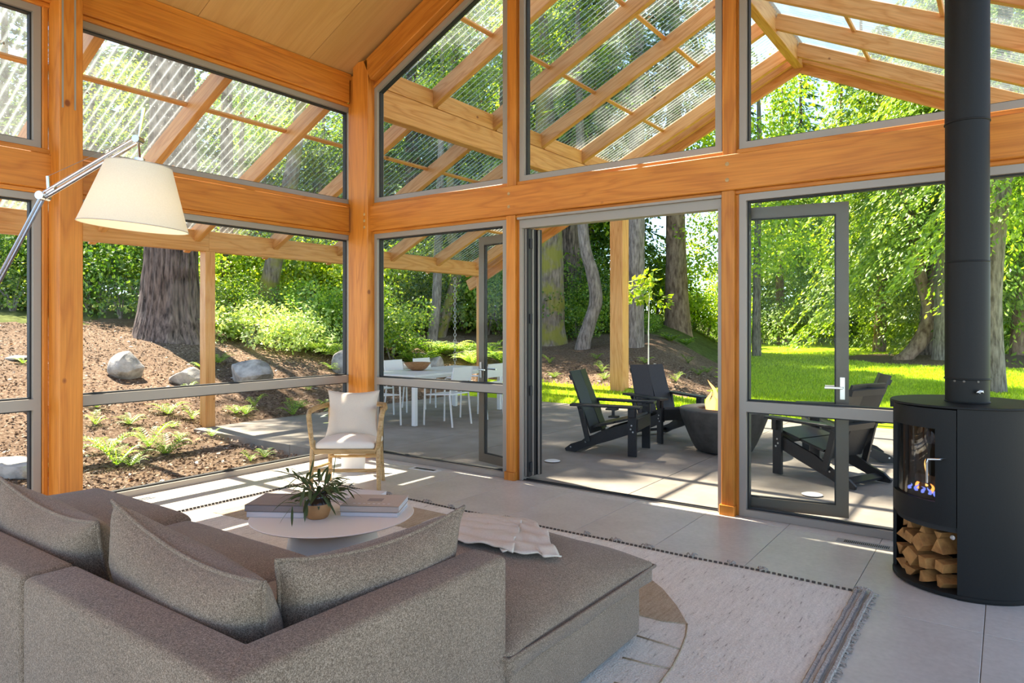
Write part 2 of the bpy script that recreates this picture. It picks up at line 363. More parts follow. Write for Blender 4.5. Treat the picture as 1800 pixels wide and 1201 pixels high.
def m_emit(name, c, s):
    m, nt, nn, b = mat(name); e = N(nt, 'ShaderNodeEmission', i_Strength=s); e.inputs[0].default_value = (*c, 1); t = N(nt, 'ShaderNodeBsdfTransparent')
    mx = N(nt, 'ShaderNodeMixShader'); nt.links.new(facing_mix(nt, .15, 1, .85), mx.inputs[0]); nt.links.new(e.outputs[0], mx.inputs[1]); nt.links.new(t.outputs[0], mx.inputs[2])
    nt.links.new(mx.outputs[0], nn['Material Output'].inputs[0]); return m
M['flame'] = m_emit('gas_flame', (1, .36, .07), 2.2)
M['flame_w'] = m_emit('pale_flame', (1, .50, .14), 2.2)
M['flame_b'] = m_emit('blue_flame', (.22, .3, 1), 1.1)
M['ember'] = plain('charred_log', (.06, .045, .038), .9)

# ------------------------------------------------------------------ timber (grain along local X)
def timber(name, p0, p1, wy, hz, m, parent=None, up=(0, 0, 1), ch=.006):
    "bar from p0 to p1, wy wide across, hz deep along 'up'"
    p0 = Vector(p0); p1 = Vector(p1); ax = (p1 - p0); L = ax.length; ax.normalize()
    u = Vector(up); u = (u - ax * u.dot(ax)).normalized(); s = u.cross(ax)
    b = MB(); b.box((0, 0, 0), (L, wy, hz), ch=min(ch, wy * .2, hz * .2))
    me = b.mesh(name, m); o = link(name, me, parent)
    mw = Matrix((ax, s, u)).transposed().to_4x4(); mw.translation = (p0 + p1) / 2
    o.matrix_world = mw
    return o

# ------------------------------------------------------------------ floor and patio
fl = MB().box((3.2, -4.55, -.055), (6.4, 9.1, .09)).build('floor', M['grout'])
tag(fl, 'large grey porcelain tile floor of the living room', 'floor', kind='structure')
tm = {}
xs = [0.0] + [.525 + .595 * i for i in range(10)] + [6.4]
ys = [.0, -.13, -1.33, -2.53, -3.73, -4.93, -6.13, -7.33, -8.53]
def tile_mesh(sx, sy):
    k = (round(sx, 3), round(sy, 3))
    if k not in tm:
        b = MB(); e = .002
        b.v = [(-sx / 2, -sy / 2, -.01), (sx / 2, -sy / 2, -.01), (sx / 2, sy / 2, -.01), (-sx / 2, sy / 2, -.01),
               (-sx / 2, -sy / 2, -e / 2), (sx / 2, -sy / 2, -e / 2), (sx / 2, sy / 2, -e / 2), (-sx / 2, sy / 2, -e / 2),
               (-sx / 2 + e, -sy / 2 + e, 0), (sx / 2 - e, -sy / 2 + e, 0), (sx / 2 - e, sy / 2 - e, 0), (-sx / 2 + e, sy / 2 - e, 0)]
        b.f = [(0, 1, 5, 4), (1, 2, 6, 5), (2, 3, 7, 6), (3, 0, 4, 7), (4, 5, 9, 8), (5, 6, 10, 9), (6, 7, 11, 10), (7, 4, 8, 11), (8, 9, 10, 11)]
        tm[k] = b.mesh('tile', M['tile'])
    return tm[k]
for i in range(len(xs) - 1):
    for j in range(len(ys) - 1):
        sx = xs[i + 1] - xs[i] - .0035; sy = ys[j] - ys[j + 1] - .0035
        if sx > .02: link('tile', tile_mesh(sx, sy), fl, ((xs[i] + xs[i + 1]) / 2, (ys[j] + ys[j + 1]) / 2, 0))
pat = empty('patio'); tag(pat, 'broom-finished concrete patio with saw-cut joints under the porch roof', 'patio', kind='structure')
px_ = [-3.25, -1.1, .05, 1.0, 3.33, 5.5, 8.6]; py_ = [.06, 2.9, 5.65]
for i in range(6):
    for j in range(2):
        x0, x1 = px_[i] + .004, px_[i + 1] - .004; y0, y1 = py_[j] + (.004 if j else 0), py_[j + 1] - .004
        if j == 0 and x1 <= .06: y0 = -.02
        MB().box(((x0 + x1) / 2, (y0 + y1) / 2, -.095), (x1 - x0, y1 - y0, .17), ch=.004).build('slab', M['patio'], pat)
for (x0, x1, y0, y1) in ((6.55, 14.5, -9.0, -.05), (-1.0, 14.5, -19.0, -9.15)):
    MB().box(((x0 + x1) / 2, (y0 + y1) / 2, -.10), (x1 - x0, y1 - y0, .16)).build('bounce_slab', M['bounce_ground'], pat)  # unseen pale slabs, added to bounce sunlight into the room
MB().box((2.7, 2.8, -.16), (11.8, 5.6, .1)).build('slab_bed', M['grout'], pat)
def disc(p, r):
    o = MB().lathe([(0, .006), (r * .8, .006), (r, .0)], 20).build('drain_cover', M['white'], None, True, 40, (p[0], p[1], .001)); return o
tag(disc((2.05, .95), .085), 'small round pale cover set in patio by folded doors', 'drain cover')
tag(disc((4.62, 1.02), .085), 'small round pale cover set in patio under glass door leaf', 'drain cover')

# ------------------------------------------------------------------ house timber frame
SL = .485
def cz(x): return 4.185 + SL * x if x < 3.2 else 4.185 + SL * (6.4 - x)
WL = empty('wall_left'); tag(WL, 'timber framed glass wall beside the mulch slope', 'wall', kind='structure')
WR = empty('wall_right'); tag(WR, 'timber framed gable wall of glass facing the patio', 'wall', kind='structure')
F = M['fir_in']
timber('corner_post', (.2375, -.02, 0), (.2375, -.02, 4.31), .235, .16, F, WR, (0, 1, 0))
timber('corner_post_trim', (.0625, .03, 0), (.0625, .03, 4.2), .125, .18, F, WR, (0, 1, 0))
# left wall posts and beams (frame face is x = 0)
for yy in (-2.94, -5.85):
    timber('post', (.10, yy, 0), (.10, yy, cz(.1) + .03), .20, .165, F, WL, (0, 1, 0))
    timber('post_trim', (-.02, yy - .105, 0), (-.02, yy - .105, 4.1), .07, .04, F, WL, (0, 1, 0))
for (z0, z1, xf, nm) in ((2.475, 2.745, .055, 'middle_beam'), (3.90, 4.165, .06, 'top_beam')):
    for (ya, yb) in ((-2.857, -.095), (-5.767, -3.023), (-8.9, -5.933)):
        timber(nm, (xf - .08, ya, (z0 + z1) / 2), (xf - .08, yb, (z0 + z1) / 2), .16, z1 - z0, F, WL)
for (ya, yb) in ((-2.857, -.06), (-5.767, -3.023), (-8.9, -5.933)):
    for zz, hh in ((2.458, .034), (2.765, .04), (3.882, .036)): timber('beam_trim', (-.015, ya, zz), (-.015, yb, zz), .09, hh, F, WL)
    timber('cove_board', (.0, ya, 4.19), (.0, yb, 4.19), .1, .07, F, WL)
for k, yy in enumerate((-3.0, -2.915)):
    MB().box((.2005, yy, 3.66), (.006, .012, 1.16)).build('steel_slot', M['alu'], WL)
    MB().box((.2005, yy, .04), (.006, .012, .05)).build('steel_slot', M['alu'], WL)
# right (gable) wall: frame face is y = 0
timber('middle_beam', (.355, .02, 2.597), (6.4, .02, 2.597), .16, .27, F, WR)
for zz, hh in ((2.449, .034), (2.752, .04)): timber('beam_trim', (.345, .035, zz), (6.4, .035, zz), .10, hh, F, WR)
for pxx in (2.215, 4.247):
    timber('post', (pxx, .025, 0), (pxx, .025, 2.46), .10, .13, F, WR, (0, 1, 0))
    timber('post_block', (pxx - .002, .02, 0), (pxx - .002, .02, .075), .118, .16, F, WR, (0, 1, 0))
    timber('post_trim', (pxx + .01, .06, 0), (pxx + .01, .06, 2.44), .15, .10, F, WR, (0, 1, 0))
    timber('post', (pxx + .01, .025, 2.735), (pxx + .01, .025, cz(pxx)), .10, .13, F, WR, (0, 1, 0))
    timber('post_trim', (pxx + .01, .06, 2.75), (pxx + .01, .06, cz(pxx)), .125, .10, F, WR, (0, 1, 0))
# pegs and knots on the beam
for p in ((2.21, 2.54), (2.21, 2.66), (4.25, 2.54), (4.25, 2.66)):
    MB().lathe([(0, .004), (.014, .003), (.016, 0)], 12).build('peg', M['oak'], WR, True, 40, (p[0], -.0605, p[1]), (R(90), 0, 0))
for zz in (2.50, 2.57, 2.64): MB().lathe([(0, .004), (.014, .003), (.016, 0)], 12).build('peg', M['oak'], WR, True, 40, (.305, -.1005, zz), (R(90), 0, 0))
# rake beams under the ceiling
def rake(x0, x1):
    for off, hh, yy, ww, nm in ((-.155, .27, -.02, .16, 'rake_beam'), (-.318, .035, .03, .10, 'rake_trim')):
        timber(nm, (x0, yy, cz(x0) + off), (x1, yy, cz(x1) + off), ww, hh * math.cos(math.atan(SL)), F, WR)
rake(.345, 3.2); rake(3.2, 6.4)
timber('right_wall_beam', (6.42, -8.9, 4.05), (6.42, .05, 4.05), .16, .3, F, WR)
# ceiling panels
ce = empty('ceiling'); tag(ce, 'sloping plywood ceiling of wide veneer panels', 'ceiling', kind='structure')
yb = [0.02, -.62, -1.84, -3.06, -4.28, -5.5, -6.72, -7.94, -8.9]
for sgn in (0, 1):
    for i in range(8):
        for (xa, xb) in ((-.12, 1.55), (1.553, 3.2)):
            if sgn: xa, xb = 6.4 - xa, 6.4 - xb
            y0, y1 = yb[i] - .002, yb[i + 1] + .002; yc = (y0 + y1) / 2
            timber('panel', (xa, yc, cz(xa) + .04), (xb, yc, cz(xb) + .04), y0 - y1, .03, M['ply'], ce, ch=.002)
    xa, xb = (-.6, 3.2) if not sgn else (7.0, 3.2)
    z0 = 4.185 + SL * xa if not sgn else 4.185 + SL * (6.4 - xa)
    timber('roof_deck', (xa, -4.44, z0 + .13), (xb, -4.44, cz(3.2) + .13), 8.98, .06, M['rail'], ce, ch=.004)

# ------------------------------------------------------------------ windows
def bar(mb, a, b, c): mb.box([(a[i] + b[i]) / 2 for i in range(3)], [abs(a[i] - b[i]) for i in range(3)])
nwin = [0]
def window_left(y0, y1, z0, z1, rail, label):
    nwin[0] += 1; W = empty('window_%d' % nwin[0]); tag(W, label, 'window', kind='structure'); t = .052
    f = MB()
    for (a, b) in (((y0, z0), (y1, z0 + t)), ((y0, z1 - t), (y1, z1)), ((y0, z0 + t), (y0 + t, z1 - t)), ((y1 - t, z0 + t), (y1, z1 - t))):
        f.box((-.05, (a[0] + b[0]) / 2, (a[1] + b[1]) / 2), (.10, abs(b[0] - a[0]), abs(b[1] - a[1])), ch=0)
    f.build('frame', M['alu'], W)
    zs = [z0 + t, z1 - t]
    if rail:
        MB().box((-.045, (y0 + y1) / 2, (rail[0] + rail[1]) / 2), (.09, y1 - y0 - 2 * t, rail[1] - rail[0])).build('rail', M['alu'], W)
        zs = [z0 + t, rail[0], rail[1], z1 - t]
    for k in range(0, len(zs), 2):
        g = MB(); e = .012; ya, yb_ = y0 + t, y1 - t; za, zb = zs[k], zs[k + 1]
        for (a, b) in (((ya, za), (yb_, za + e)), ((ya, zb - e), (yb_, zb)), ((ya, za + e), (ya + e, zb - e)), ((yb_ - e, za + e), (yb_, zb - e))):
            g.box((-.06, (a[0] + b[0]) / 2, (a[1] + b[1]) / 2), (.05, abs(b[0] - a[0]), abs(b[1] - a[1])))
        g.build('gasket', M['gasket'], W)
        MB().box((-.062, (ya + yb_) / 2, (za + zb) / 2), (.008, yb_ - ya - .02, zb - za - .02)).build('pane', M['glass'], W)
def window_right(poly, rail, label):
    "poly: corner loop in (x,z), counter-clockwise from lower left"
    nwin[0] += 1; W = empty('window_%d' % nwin[0]); tag(W, label, 'window', kind='structure'); t = .052
    def inset(P, d):
        n = len(P); o = []
        for i in range(n):
            a, b, c = Vector(P[i - 1]), Vector(P[i]), Vector(P[(i + 1) % n])
            n1 = Vector((-(b - a).y, (b - a).x)).normalized(); n2 = Vector((-(c - b).y, (c - b).x)).normalized()
            k = 1 + n1.dot(n2); o.append(tuple(b + (n1 + n2) * d / k))
        return o
    def ring(P, d, y0, y1):
        Q = inset(P, d); n = len(P); b = MB()
        b.v = [(x, y, z) for y in (y0, y1) for L in (P, Q) for x, z in L]
        for i in range(n):
            j = (i + 1) % n
            b.f += [(i, j, n + j, n + i), (2 * n + i, 3 * n + i, 3 * n + j, 2 * n + j), (n + i, n + j, 3 * n + j, 3 * n + i), (i, 2 * n + i, 2 * n + j, j)]
        return b, Q
    b, Q = ring(poly, t, 0, .10); b.build('frame', M['alu'], W)
    loops = [Q]
    if rail:
        (xa, za), (xb, _), (_, zb) = Q[0], Q[1], Q[2]
        MB().box(((xa + xb) / 2, .045, (rail[0] + rail[1]) / 2), (xb - xa, .09, rail[1] - rail[0])).build('rail', M['alu'], W)
        loops = [[(xa, za), (xb, za), (xb, rail[0]), (xa, rail[0])], [(xa, rail[1]), (xb, rail[1]), (xb, zb), (xa, zb)]]
    for L in loops:
        g, Q2 = ring(L, .012, .035, .085); g.build('gasket', M['gasket'], W)
        Q3 = inset(L, .006); n = len(Q3); p = MB()
        p.v = [(x, .058, z) for x, z in Q3] + [(x, .066, z) for x, z in Q3]
        p.f = [tuple(range(n)), tuple(range(2 * n - 1, n - 1, -1))] + [(i, n + i, n + (i + 1) % n, (i + 1) % n) for i in range(n)]
        p.build('pane', M['glass'], W)
window_left(-2.85, -.0, 0, 2.44, (.80, .882), 'tall picture window beside big tree, between the post and the room corner')
window_left(-2.85, -.0, 2.785, 3.865, None, 'upper window beside room corner, looking up at the lean-to roof')
window_left(-5.76, -3.07, 0, 2.44, (.80, .882), 'tall window left of the thick timber post')
window_left(-5.76, -3.07, 2.785, 3.865, None, 'upper window left of the thick timber post')
rk = lambda x: cz(x) - .335
window_right([(.345, 0), (2.15, 0), (2.15, 2.432), (.345, 2.432)], (.795, .872), 'tall fixed window in front of the white dining set')
window_right([(.345, 2.772), (2.15, 2.772), (2.15, rk(2.15)), (.345, rk(.345))], None, 'upper window with sloping top next to the room corner')
window_right([(2.29, 2.772), (4.19, 2.772), (4.19, rk(4.19)), (3.2, rk(3.2)), (2.29, rk(2.29))], None, 'tall gable window above the open doorway')
window_right([(4.322, 2.772), (6.3, 2.772), (6.3, rk(6.3)), (4.322, rk(4.322))], None, 'upper gable window right of the doorway, behind stove pipe')
window_right([(4.322, 0), (6.3, 0), (6.3, 2.432), (4.322, 2.432)], (.79, .868), 'tall fixed window behind the black stove')
# door opening: jambs, header, threshold, folded leaves
D1 = empty('door_1'); tag(D1, 'open folding glass door between living room and patio', 'door', kind='structure')
h = MB(); h.box((3.245, .05, 2.385), (1.91, .10, .095)); h.box((3.245, .03, 2.425), (1.91, .14, .02)); h.build('header', M['alu'], D1)
MB().box((2.305, .06, 1.17), (.03, .12, 2.34)).build('jamb', M['alu'], D1); MB().box((4.176, .06, 1.17), (.035, .12, 2.34)).build('jamb', M['alu'], D1)
for yy, ww in ((.03, .02), (.075, .012)): MB().box((3.24, yy, .004), (1.86, ww, .012)).build('threshold_track', M['gasket'], D1)
MB().box((3.24, .04, -.004), (1.86, .12, .012)).build('threshold', M['alu'], D1)
def leaf(hinge, free, handle_sides, nm):
    "one glazed door leaf, hinge -> free edge in plan"
    hx, hy = hinge; fx, fy = free; L = math.hypot(fx - hx, fy - hy); a = math.atan2(fy - hy, fx - hx)
    o = empty(nm, (hx, hy, 0), a, D1); z0, z1, t = .035, 2.345, .085; b = MB()
    b.box((L / 2, 0, z0 + t / 2), (L, .045, t)); b.box((L / 2, 0, z1 - t / 2), (L, .045, t))
    b.box((t / 2, 0, (z0 + z1) / 2), (t, .045, z1 - z0 - 2 * t)); b.box((L - t / 2, 0, (z0 + z1) / 2), (t, .045, z1 - z0 - 2 * t)); b.build('leaf_frame', M['rail'], o)
    g = MB(); e = .01
    g.box((L / 2, 0, z0 + t + e / 2), (L - 2 * t, .03, e)); g.box((L / 2, 0, z1 - t - e / 2), (L - 2 * t, .03, e))
    g.box((t + e / 2, 0, 1.19), (e, .03, z1 - z0 - 2 * t)); g.box((L - t - e / 2, 0, 1.19), (e, .03, z1 - z0 - 2 * t)); g.build('leaf_gasket', M['gasket'], o)
    MB().box((L / 2, 0, (z0 + z1) / 2), (L - 2 * t - .01, .008, z1 - z0 - 2 * t - .01)).build('leaf_pane', M['glass'], o)
    if handle_sides:
        hd = MB()
        for s in (-1, 1):
            hd.box((L - .042, s * .028, .98), (.032, .012, .16)); hd.tube([(L - .042, s * .03, .985), (L - .042, s * .07, .985), (L - .16, s * .075, .985)], .009, 8)
        hd.build('lever_handle', M['steel'], o, True, 40)
    return o
leaf((2.30, .19), (1.535, .375), True, 'leaf_folded'); leaf((4.215, .14), (5.03, .285), True, 'leaf_swung')
for xx, yy in ((2.338, .075), (2.345, .15), (2.365, .21)): MB().box((xx, yy, 1.185), (.042, .05, 2.31)).build('folded_stile', M['gasket'], D1)
for xx, yy in ((2.334, .045), (2.362, .115), (2.385, .18)): MB().box((xx, yy, 1.185), (.012, .012, 2.3)).build('stile_edge', M['alu'], D1)
for zz in (.12, .83, 1.5, 2.2): MB().tube([(2.366, .08, zz - .045), (2.366, .08, zz + .045)], .016, 8).build('hinge', M['gasket'], D1)

# ------------------------------------------------------------------ porch: gable roof of corrugated sheet
PR = empty('porch_roof'); tag(PR, 'translucent corrugated porch roof on exposed fir rafters', 'roof', kind='structure')
FO = M['fir_out_lit']; cs = math.cos(math.atan(SL))
def rb(x): return 4.17 + SL * (x if x < 3.2 else 6.4 - x)      # rafter underside
RY = [-5.0, -3.72, -2.45, -1.22, .03, 1.3, 2.55, 3.8, 5.05, 6.3, 6.62]
RD = .235
for i, yy in enumerate(RY):
    out_only = yy < 0
    timber('rafter', (-3.56, yy, rb(-3.56) + RD / 2), (-.12 if out_only else 3.14, yy, rb(-.12 if out_only else 3.14) + RD / 2), .09, RD * cs, FO, PR)
    if not out_only: timber('rafter', (9.6, yy, rb(9.6) + RD / 2), (3.26, yy, rb(3.26) + RD / 2), .09, RD * cs, FO, PR)
for s in (0, 1):   # barge boards at the gable end
    q = lambda x: 6.4 - x if s else x
    timber('barge_board', (q(-3.8), 6.70, rb(-3.8) - .02), (q(3.2), 6.70, rb(3.2) - .02), .06, .27 * cs, FO, PR)
timber('ridge_beam', (3.2, .12, 5.83), (3.2, 6.64, 5.83), .14, .40, FO, PR)
PX = (-3.4, -2.29, -1.19, -.09, 1.01, 2.11)
for xx in PX:
    for i in range(len(RY) - 2):
        a, b = RY[i] + .05, RY[i + 1] - .05
        if xx > -.12 and RY[i] < -.1: continue
        z = rb(xx) + .215
        timber('purlin', (xx, a, z), (xx, b, z), .055, .035, FO, PR, up=(-SL, 0, 1))
        if RY[i] > 0: timber('purlin', (6.4 - xx, a, z), (6.4 - xx, b, z), .055, .035, FO, PR, up=(SL, 0, 1))
# wall-line beams, blocking, eave beam, posts
for xx in (.04, 6.36):
    timber('wall_line_beam', (xx, .12, 4.01), (xx, 6.75, 4.01), .14, .32, FO, PR)
    for i in range(4, len(RY) - 2):
        timber('blocking', (xx, RY[i] + .047, 4.30), (xx, RY[i + 1] - .047, 4.30), .075, .22, FO, PR)
timber('eave_beam', (-3.3, -6.2, 2.625), (-3.3, .20, 2.625), .14, .29, FO, PR); timber('eave_beam', (-3.3, .203, 2.625), (-3.3, 6.72, 2.625), .14, .29, FO, PR)
timber('eave_beam', (9.7, .1, 2.625), (9.7, 6.72, 2.625), .14, .29, FO, PR)
for p in ((-3.3, .22), (-3.3, 6.52), (-3.3, -6.0), (9.7, .22), (9.7, 6.52)):
    timber('porch_post', (p[0], p[1], -.02), (p[0], p[1], 2.48), .15, .15, FO, PR, (0, 1, 0))
for xx in (-.03, 6.36): timber('gable_post', (xx, 6.62, -.4), (xx, 6.62, 3.85), .265, .265, FO, PR, (0, 1, 0))
# corrugated sheets, one per bay and slope half
def sheet(xa, xb, ya, yb_):
    b = MB(); pit = .089; n = int((yb_ - ya) / pit * 10); nx = 2
    for j in range(nx):
        x = xa + (xb - xa) * j
        for i in range(n + 1):
            y = ya + (yb_ - ya) * i / n; hgt = .019 * math.cos(2 * math.pi * (y) / pit)
            b.v.append((x - SL * cs * hgt * (1 if x <= 3.2 else -1) * (1 if xa < 3.2 else 1), y, rb(x) + RD + .03 + hgt * cs))
    for i in range(n): b.f.append((i, i + 1, n + 2 + i, n + 1 + i))
    return b.build('corrugated_sheet', M['poly'], PR, True)
for i in range(len(RY) - 2):
    a, b_ = RY[i], RY[i + 1] if i < len(RY) - 3 else 6.72
    if a < 0: sheet(-3.85, -.12, a, b_ if b_ < 0.05 else .03)
    else:
        sheet(-3.85, .4, a, b_); sheet(.4, 3.17, a, b_); sheet(6.0, 3.23, a, b_); sheet(10.2, 6.0, a, b_)
# leaf litter lying on the sheets
b = MB()
for k in range(420):
    x = random.uniform(-3.6, 2.9); y = random.uniform(-4.8, 6.3)
    if x > -.2 and y < .15: continue
    if random.random() < .55: x = random.choice(PX) + random.uniform(0, .06); 
    s = random.uniform(.012, .035); a = random.uniform(0, 6.3); z = rb(x) + RD + .05
    c, sn = math.cos(a) * s, math.sin(a) * s
    b.add([(x + c, y + sn, z + SL * c), (x - sn * .6, y + c * .6, z - SL * sn * .6 + .008), (x - c, y - sn, z - SL * c), (x + sn * .6, y - c * .6, z + SL * sn * .6 + .008)], [(0, 1, 2), (0, 2, 3)])
tag(b.build('roof_leaf_litter', M['roofleaf'], PR), kind='stuff')
# ------------------------------------------------------------------ ground outside
def sstep(a, b, x):
    t = min(1, max(0, (x - a) / (b - a))); return t * t * (3 - 2 * t)
def rdist(x, y, x0, x1, y0, y1): return math.hypot(max(x0 - x, 0, x - x1), max(y0 - y, 0, y - y1))
def xb(y): return 1.7 - (y - 7.4) * .34
def ground(x, y):
    dp = rdist(x, y, -3.25, 8.6, 0, 5.7)
    hw = -x
    h1 = -.16 + .045 * hw if hw < 3.3 else -.01 + 1.75 * (1 - math.exp(-.2 * (hw - 3.3)))
    h2 = -.03 + 1.6 * (1 - math.exp(-.19 * dp)) + (.055 * max(0, -5 - x))
    wv = sstep(-2.5, .8, y); z = h1 * (1 - wv) + h2 * wv
    if y < 0 and x > -3.25: z = min(z, -.16 + .045 * max(hw, 0))
    if y > 5.2:
        zl = -.02 + .030 * max(0, y - 5.7) * (1 if y < 34 else 34 / y) + .28 * math.exp(-(((x - 6) / 4) ** 2 + ((y - 17.5) / 2.6) ** 2))
        wl = sstep(xb(y) - 2.2, xb(y) + .6, x); z = z * (1 - wl) + zl * wl
    if x > -3.2 and -.05 < y < 5.6: z = -.3
    if -.05 < x < 6.7 and -9.3 < y < .1: z = -.3
    if y < -9.2 or x > 6.6: z = -.1 if y < 5 else z
    z += .035 * mnoise.noise((x * .7, y * .7, 3)) if rdist(x, y, -3.25, 8.6, 0, 5.7) > .6 else 0
    return z
def cover(x, y):
    if x > xb(y) + .25 * mnoise.noise((x * .8, y * .8, 0)) and 5.5 < y < 34:
        bed = ((x - 6.2) / 4.6) ** 2 + ((y - 17.6) / 2.5) ** 2
        if bed < 1 + .3 * mnoise.noise((x, y, 7)): return 'mulch_bed'
        if y > 29 + 3 * mnoise.noise((x * .2, 0, 5)): return 'forest_floor'
        return 'lawn'
    if 5.5 < y < 6.75 + .25 * mnoise.noise((x * 1.3, y, 2)) and x > -3.3: return 'lawn'
    if rdist(x, y, -3.25, 8.6, -3, 5.7) > 7.5 + 1.2 * mnoise.noise((x * .4, y * .4, 9)): return 'forest_floor'
    return 'mulch_bed'
st_ = .3; X0, X1, Y0, Y1 = -30, 24, -14, 52
nx = int((X1 - X0) / st_); ny = int((Y1 - Y0) / st_)
gz = [[ground(X0 + i * st_, Y0 + j * st_) for j in range(ny + 1)] for i in range(nx + 1)]
gb = {'lawn': ({}, MB()), 'mulch_bed': ({}, MB()), 'forest_floor': ({}, MB())}
for i in range(nx):
    for j in range(ny):
        x, y = X0 + (i + .5) * st_, Y0 + (j + .5) * st_
        if (.2 < x < 6.2 and -8.9 < y < -.3) or (x > -2.8 and .4 < y < 5.2 and x < 8.2): continue
        idx, b = gb[cover(x, y)]; q = []
        for (a, c) in ((i, j), (i + 1, j), (i + 1, j + 1), (i, j + 1)):
            if (a, c) not in idx: idx[(a, c)] = len(b.v); b.v.append((X0 + a * st_, Y0 + c * st_, gz[a][c]))
            q.append(idx[(a, c)])
        b.f.append(tuple(q))
LB = {'lawn': ('bright mown lawn rising behind the fire pit chairs', 'lawn'), 'mulch_bed': ('brown bark mulch slope around the house', 'ground'), 'forest_floor': ('weedy forest floor under the trees', 'ground')}
for k, (idx, b) in gb.items():
    tag(b.build(k, M[{'mulch_bed': 'mulch', 'forest_floor': 'forest'}.get(k, k)], None, True), *LB[k], kind='structure')
far = MB().lathe([(45, 0), (120, .6), (240, 1)], 48, (0, 12, .75), False, False); tag(far.build('ground_distant', M['forest'], None, True), 'distant ground beyond the trees', 'ground', kind='structure')

# grass blades, chips and fallen leaves
rg = random.Random(3)
b = MB(); n = 0
while n < 90000:
    D = 10.5 + 14 * rg.random() ** 1.5; px = rg.uniform(1150, 1800) if rg.random() < .85 else rg.uniform(930, 1300)
    x, y = out(px, D)
    if cover(x, y) != 'lawn' or y < 5.66: n += .2; continue
    n += 1; z = ground(x, y); hh = rg.uniform(.03, .065); a = rg.uniform(0, 6.3); wd = .006 + .0006 * D
    c, s = math.cos(a) * wd, math.sin(a) * wd; lx, ly = rg.uniform(-.02, .02), rg.uniform(-.02, .02)
    m_ = len(b.v); b.v += [(x - c, y - s, z - .01), (x + c, y + s, z - .01), (x + lx, y + ly, z + hh)]; b.f.append((m_, m_ + 1, m_ + 2))
tag(b.build('lawn_grass', M['blade']), 'short sunlit grass blades of the lawn', 'grass', kind='stuff')
b = MB(); b2 = MB()
for k in range(30000):
    D = 6.5 + 9 * rg.random() ** 1.2; px = rg.uniform(-60, 1280); x, y = out(px, D)
    if rdist(x, y, -3.25, 8.6, -.02, 5.7) < .02 or x > -.12 and y < 0 or cover(x, y) != 'mulch_bed': continue
    z = ground(x, y); a = rg.uniform(0, 6.3); big = k % 45 == 0; s = rg.uniform(.02, .045) if big else rg.uniform(.012, .034); wd = s * (.6 if big else rg.uniform(.2, .45))
    c, sn = math.cos(a), math.sin(a); t1, t2 = rg.uniform(-.012, .02), rg.uniform(-.004, .014)
    (b2 if big else b).add([(x + c * s, y + sn * s, z + .006 + t1), (x - sn * wd, y + c * wd, z + .01 + t2), (x - c * s, y - sn * s, z + .004 - t1 * .4), (x + sn * wd, y - c * wd, z + .003)], [(0, 1, 2), (0, 2, 3)])
tag(b.build('mulch_chips', M['chip']), 'loose bark chips covering the mulch slope', 'mulch', kind='stuff')
tag(b2.build('fallen_leaves', M['litter']), 'pale fallen leaves scattered over the mulch', 'leaves', kind='stuff')

# ------------------------------------------------------------------ foliage meshes
def kite(b, p, d, n, L, W):
    "one leaf: a folded kite from p along d"
    s = d.cross(n)
    if s.length < 1e-4: s = d.orthogonal()
    s.normalize(); m_ = len(b.v); q = p + d * (L * .45)
    b.v += [tuple(p), tuple(q + s * W - n * (W * .35)), tuple(p + d * L), tuple(q - s * W - n * (W * .35))]; b.f += [(m_, m_ + 1, m_ + 2), (m_, m_ + 2, m_ + 3)]
def rv(r): 
    while 1:
        v = Vector((r.uniform(-1, 1), r.uniform(-1, 1), r.uniform(-1, 1)))
        if .01 < v.length < 1: return v.normalized()
def crown_blobs(seed, blobs, per, L, flat=.5, core=.55):
    r = random.Random(seed); b = MB()
    for (c, rad) in blobs:
        c = Vector(c)
        for k in range(int(per * (rad[0] * rad[1] + rad[0] * rad[2]) / 2)):
            v = rv(r); t = (r.uniform(core, 1.05)); p = c + Vector((v.x * rad[0], v.y * rad[1], v.z * rad[2])) * t
            d = (rv(r) + v * .5 + Vector((0, 0, -.35))).normalized(); n = (Vector((0, 0, 1)) * flat + rv(r) * (1 - flat) + v * .3).normalized()
            l = L * r.uniform(.65, 1.3); kite(b, p, d, n, l, l * .33)
    return b
def crown_conifer(seed, z0, z1, R0, levels, br, sprays, L, droop=.5, W=.2):
    r = random.Random(seed); b = MB()
    for i in range(levels):
        t = i / (levels - 1); z = z0 + (z1 - z0) * t + r.uniform(-.15, .15); Rr = R0 * (1 - t) ** .75 + .25
        for k in range(br):
            a = r.uniform(0, 6.283); Lb = Rr * r.uniform(.6, 1.1); d = Vector((math.cos(a), math.sin(a), 0)); sd_ = Vector((-d.y, d.x, 0))
            ns = max(4, int(sprays * Lb / R0))
            for m_ in range(ns):
                u = (m_ + r.random()) / ns; p = d * (Lb * (.12 + .88 * u)) + Vector((0, 0, z - droop * Lb * u * u * .8 + .1 * u))
                wsp = .32 * Lb * (1 - u * .75); p += sd_ * r.uniform(-wsp, wsp)
                dd = (d * r.uniform(.3, 1) + sd_ * r.uniform(-.9, .9) + Vector((0, 0, -droop * r.uniform(.3, 1.4)))).normalized()
                l = L * r.uniform(.7, 1.35); kite(b, p, dd, (Vector((0, 0, 1)) + rv(r) * .5).normalized(), l, l * W)
    return b
def blobset(seed, n, R_, H0, H1, rr):
    r = random.Random(seed); o = []
    for k in range(n):
        a = r.uniform(0, 6.3); t = r.random(); rad = R_ * math.sqrt(r.random()) * (1 - .5 * abs(t - .4)); q = rr * r.uniform(.7, 1.25)
        o.append(((math.cos(a) * rad, math.sin(a) * rad, H0 + (H1 - H0) * t), (q, q, q * .7)))
    return o
CR = {}
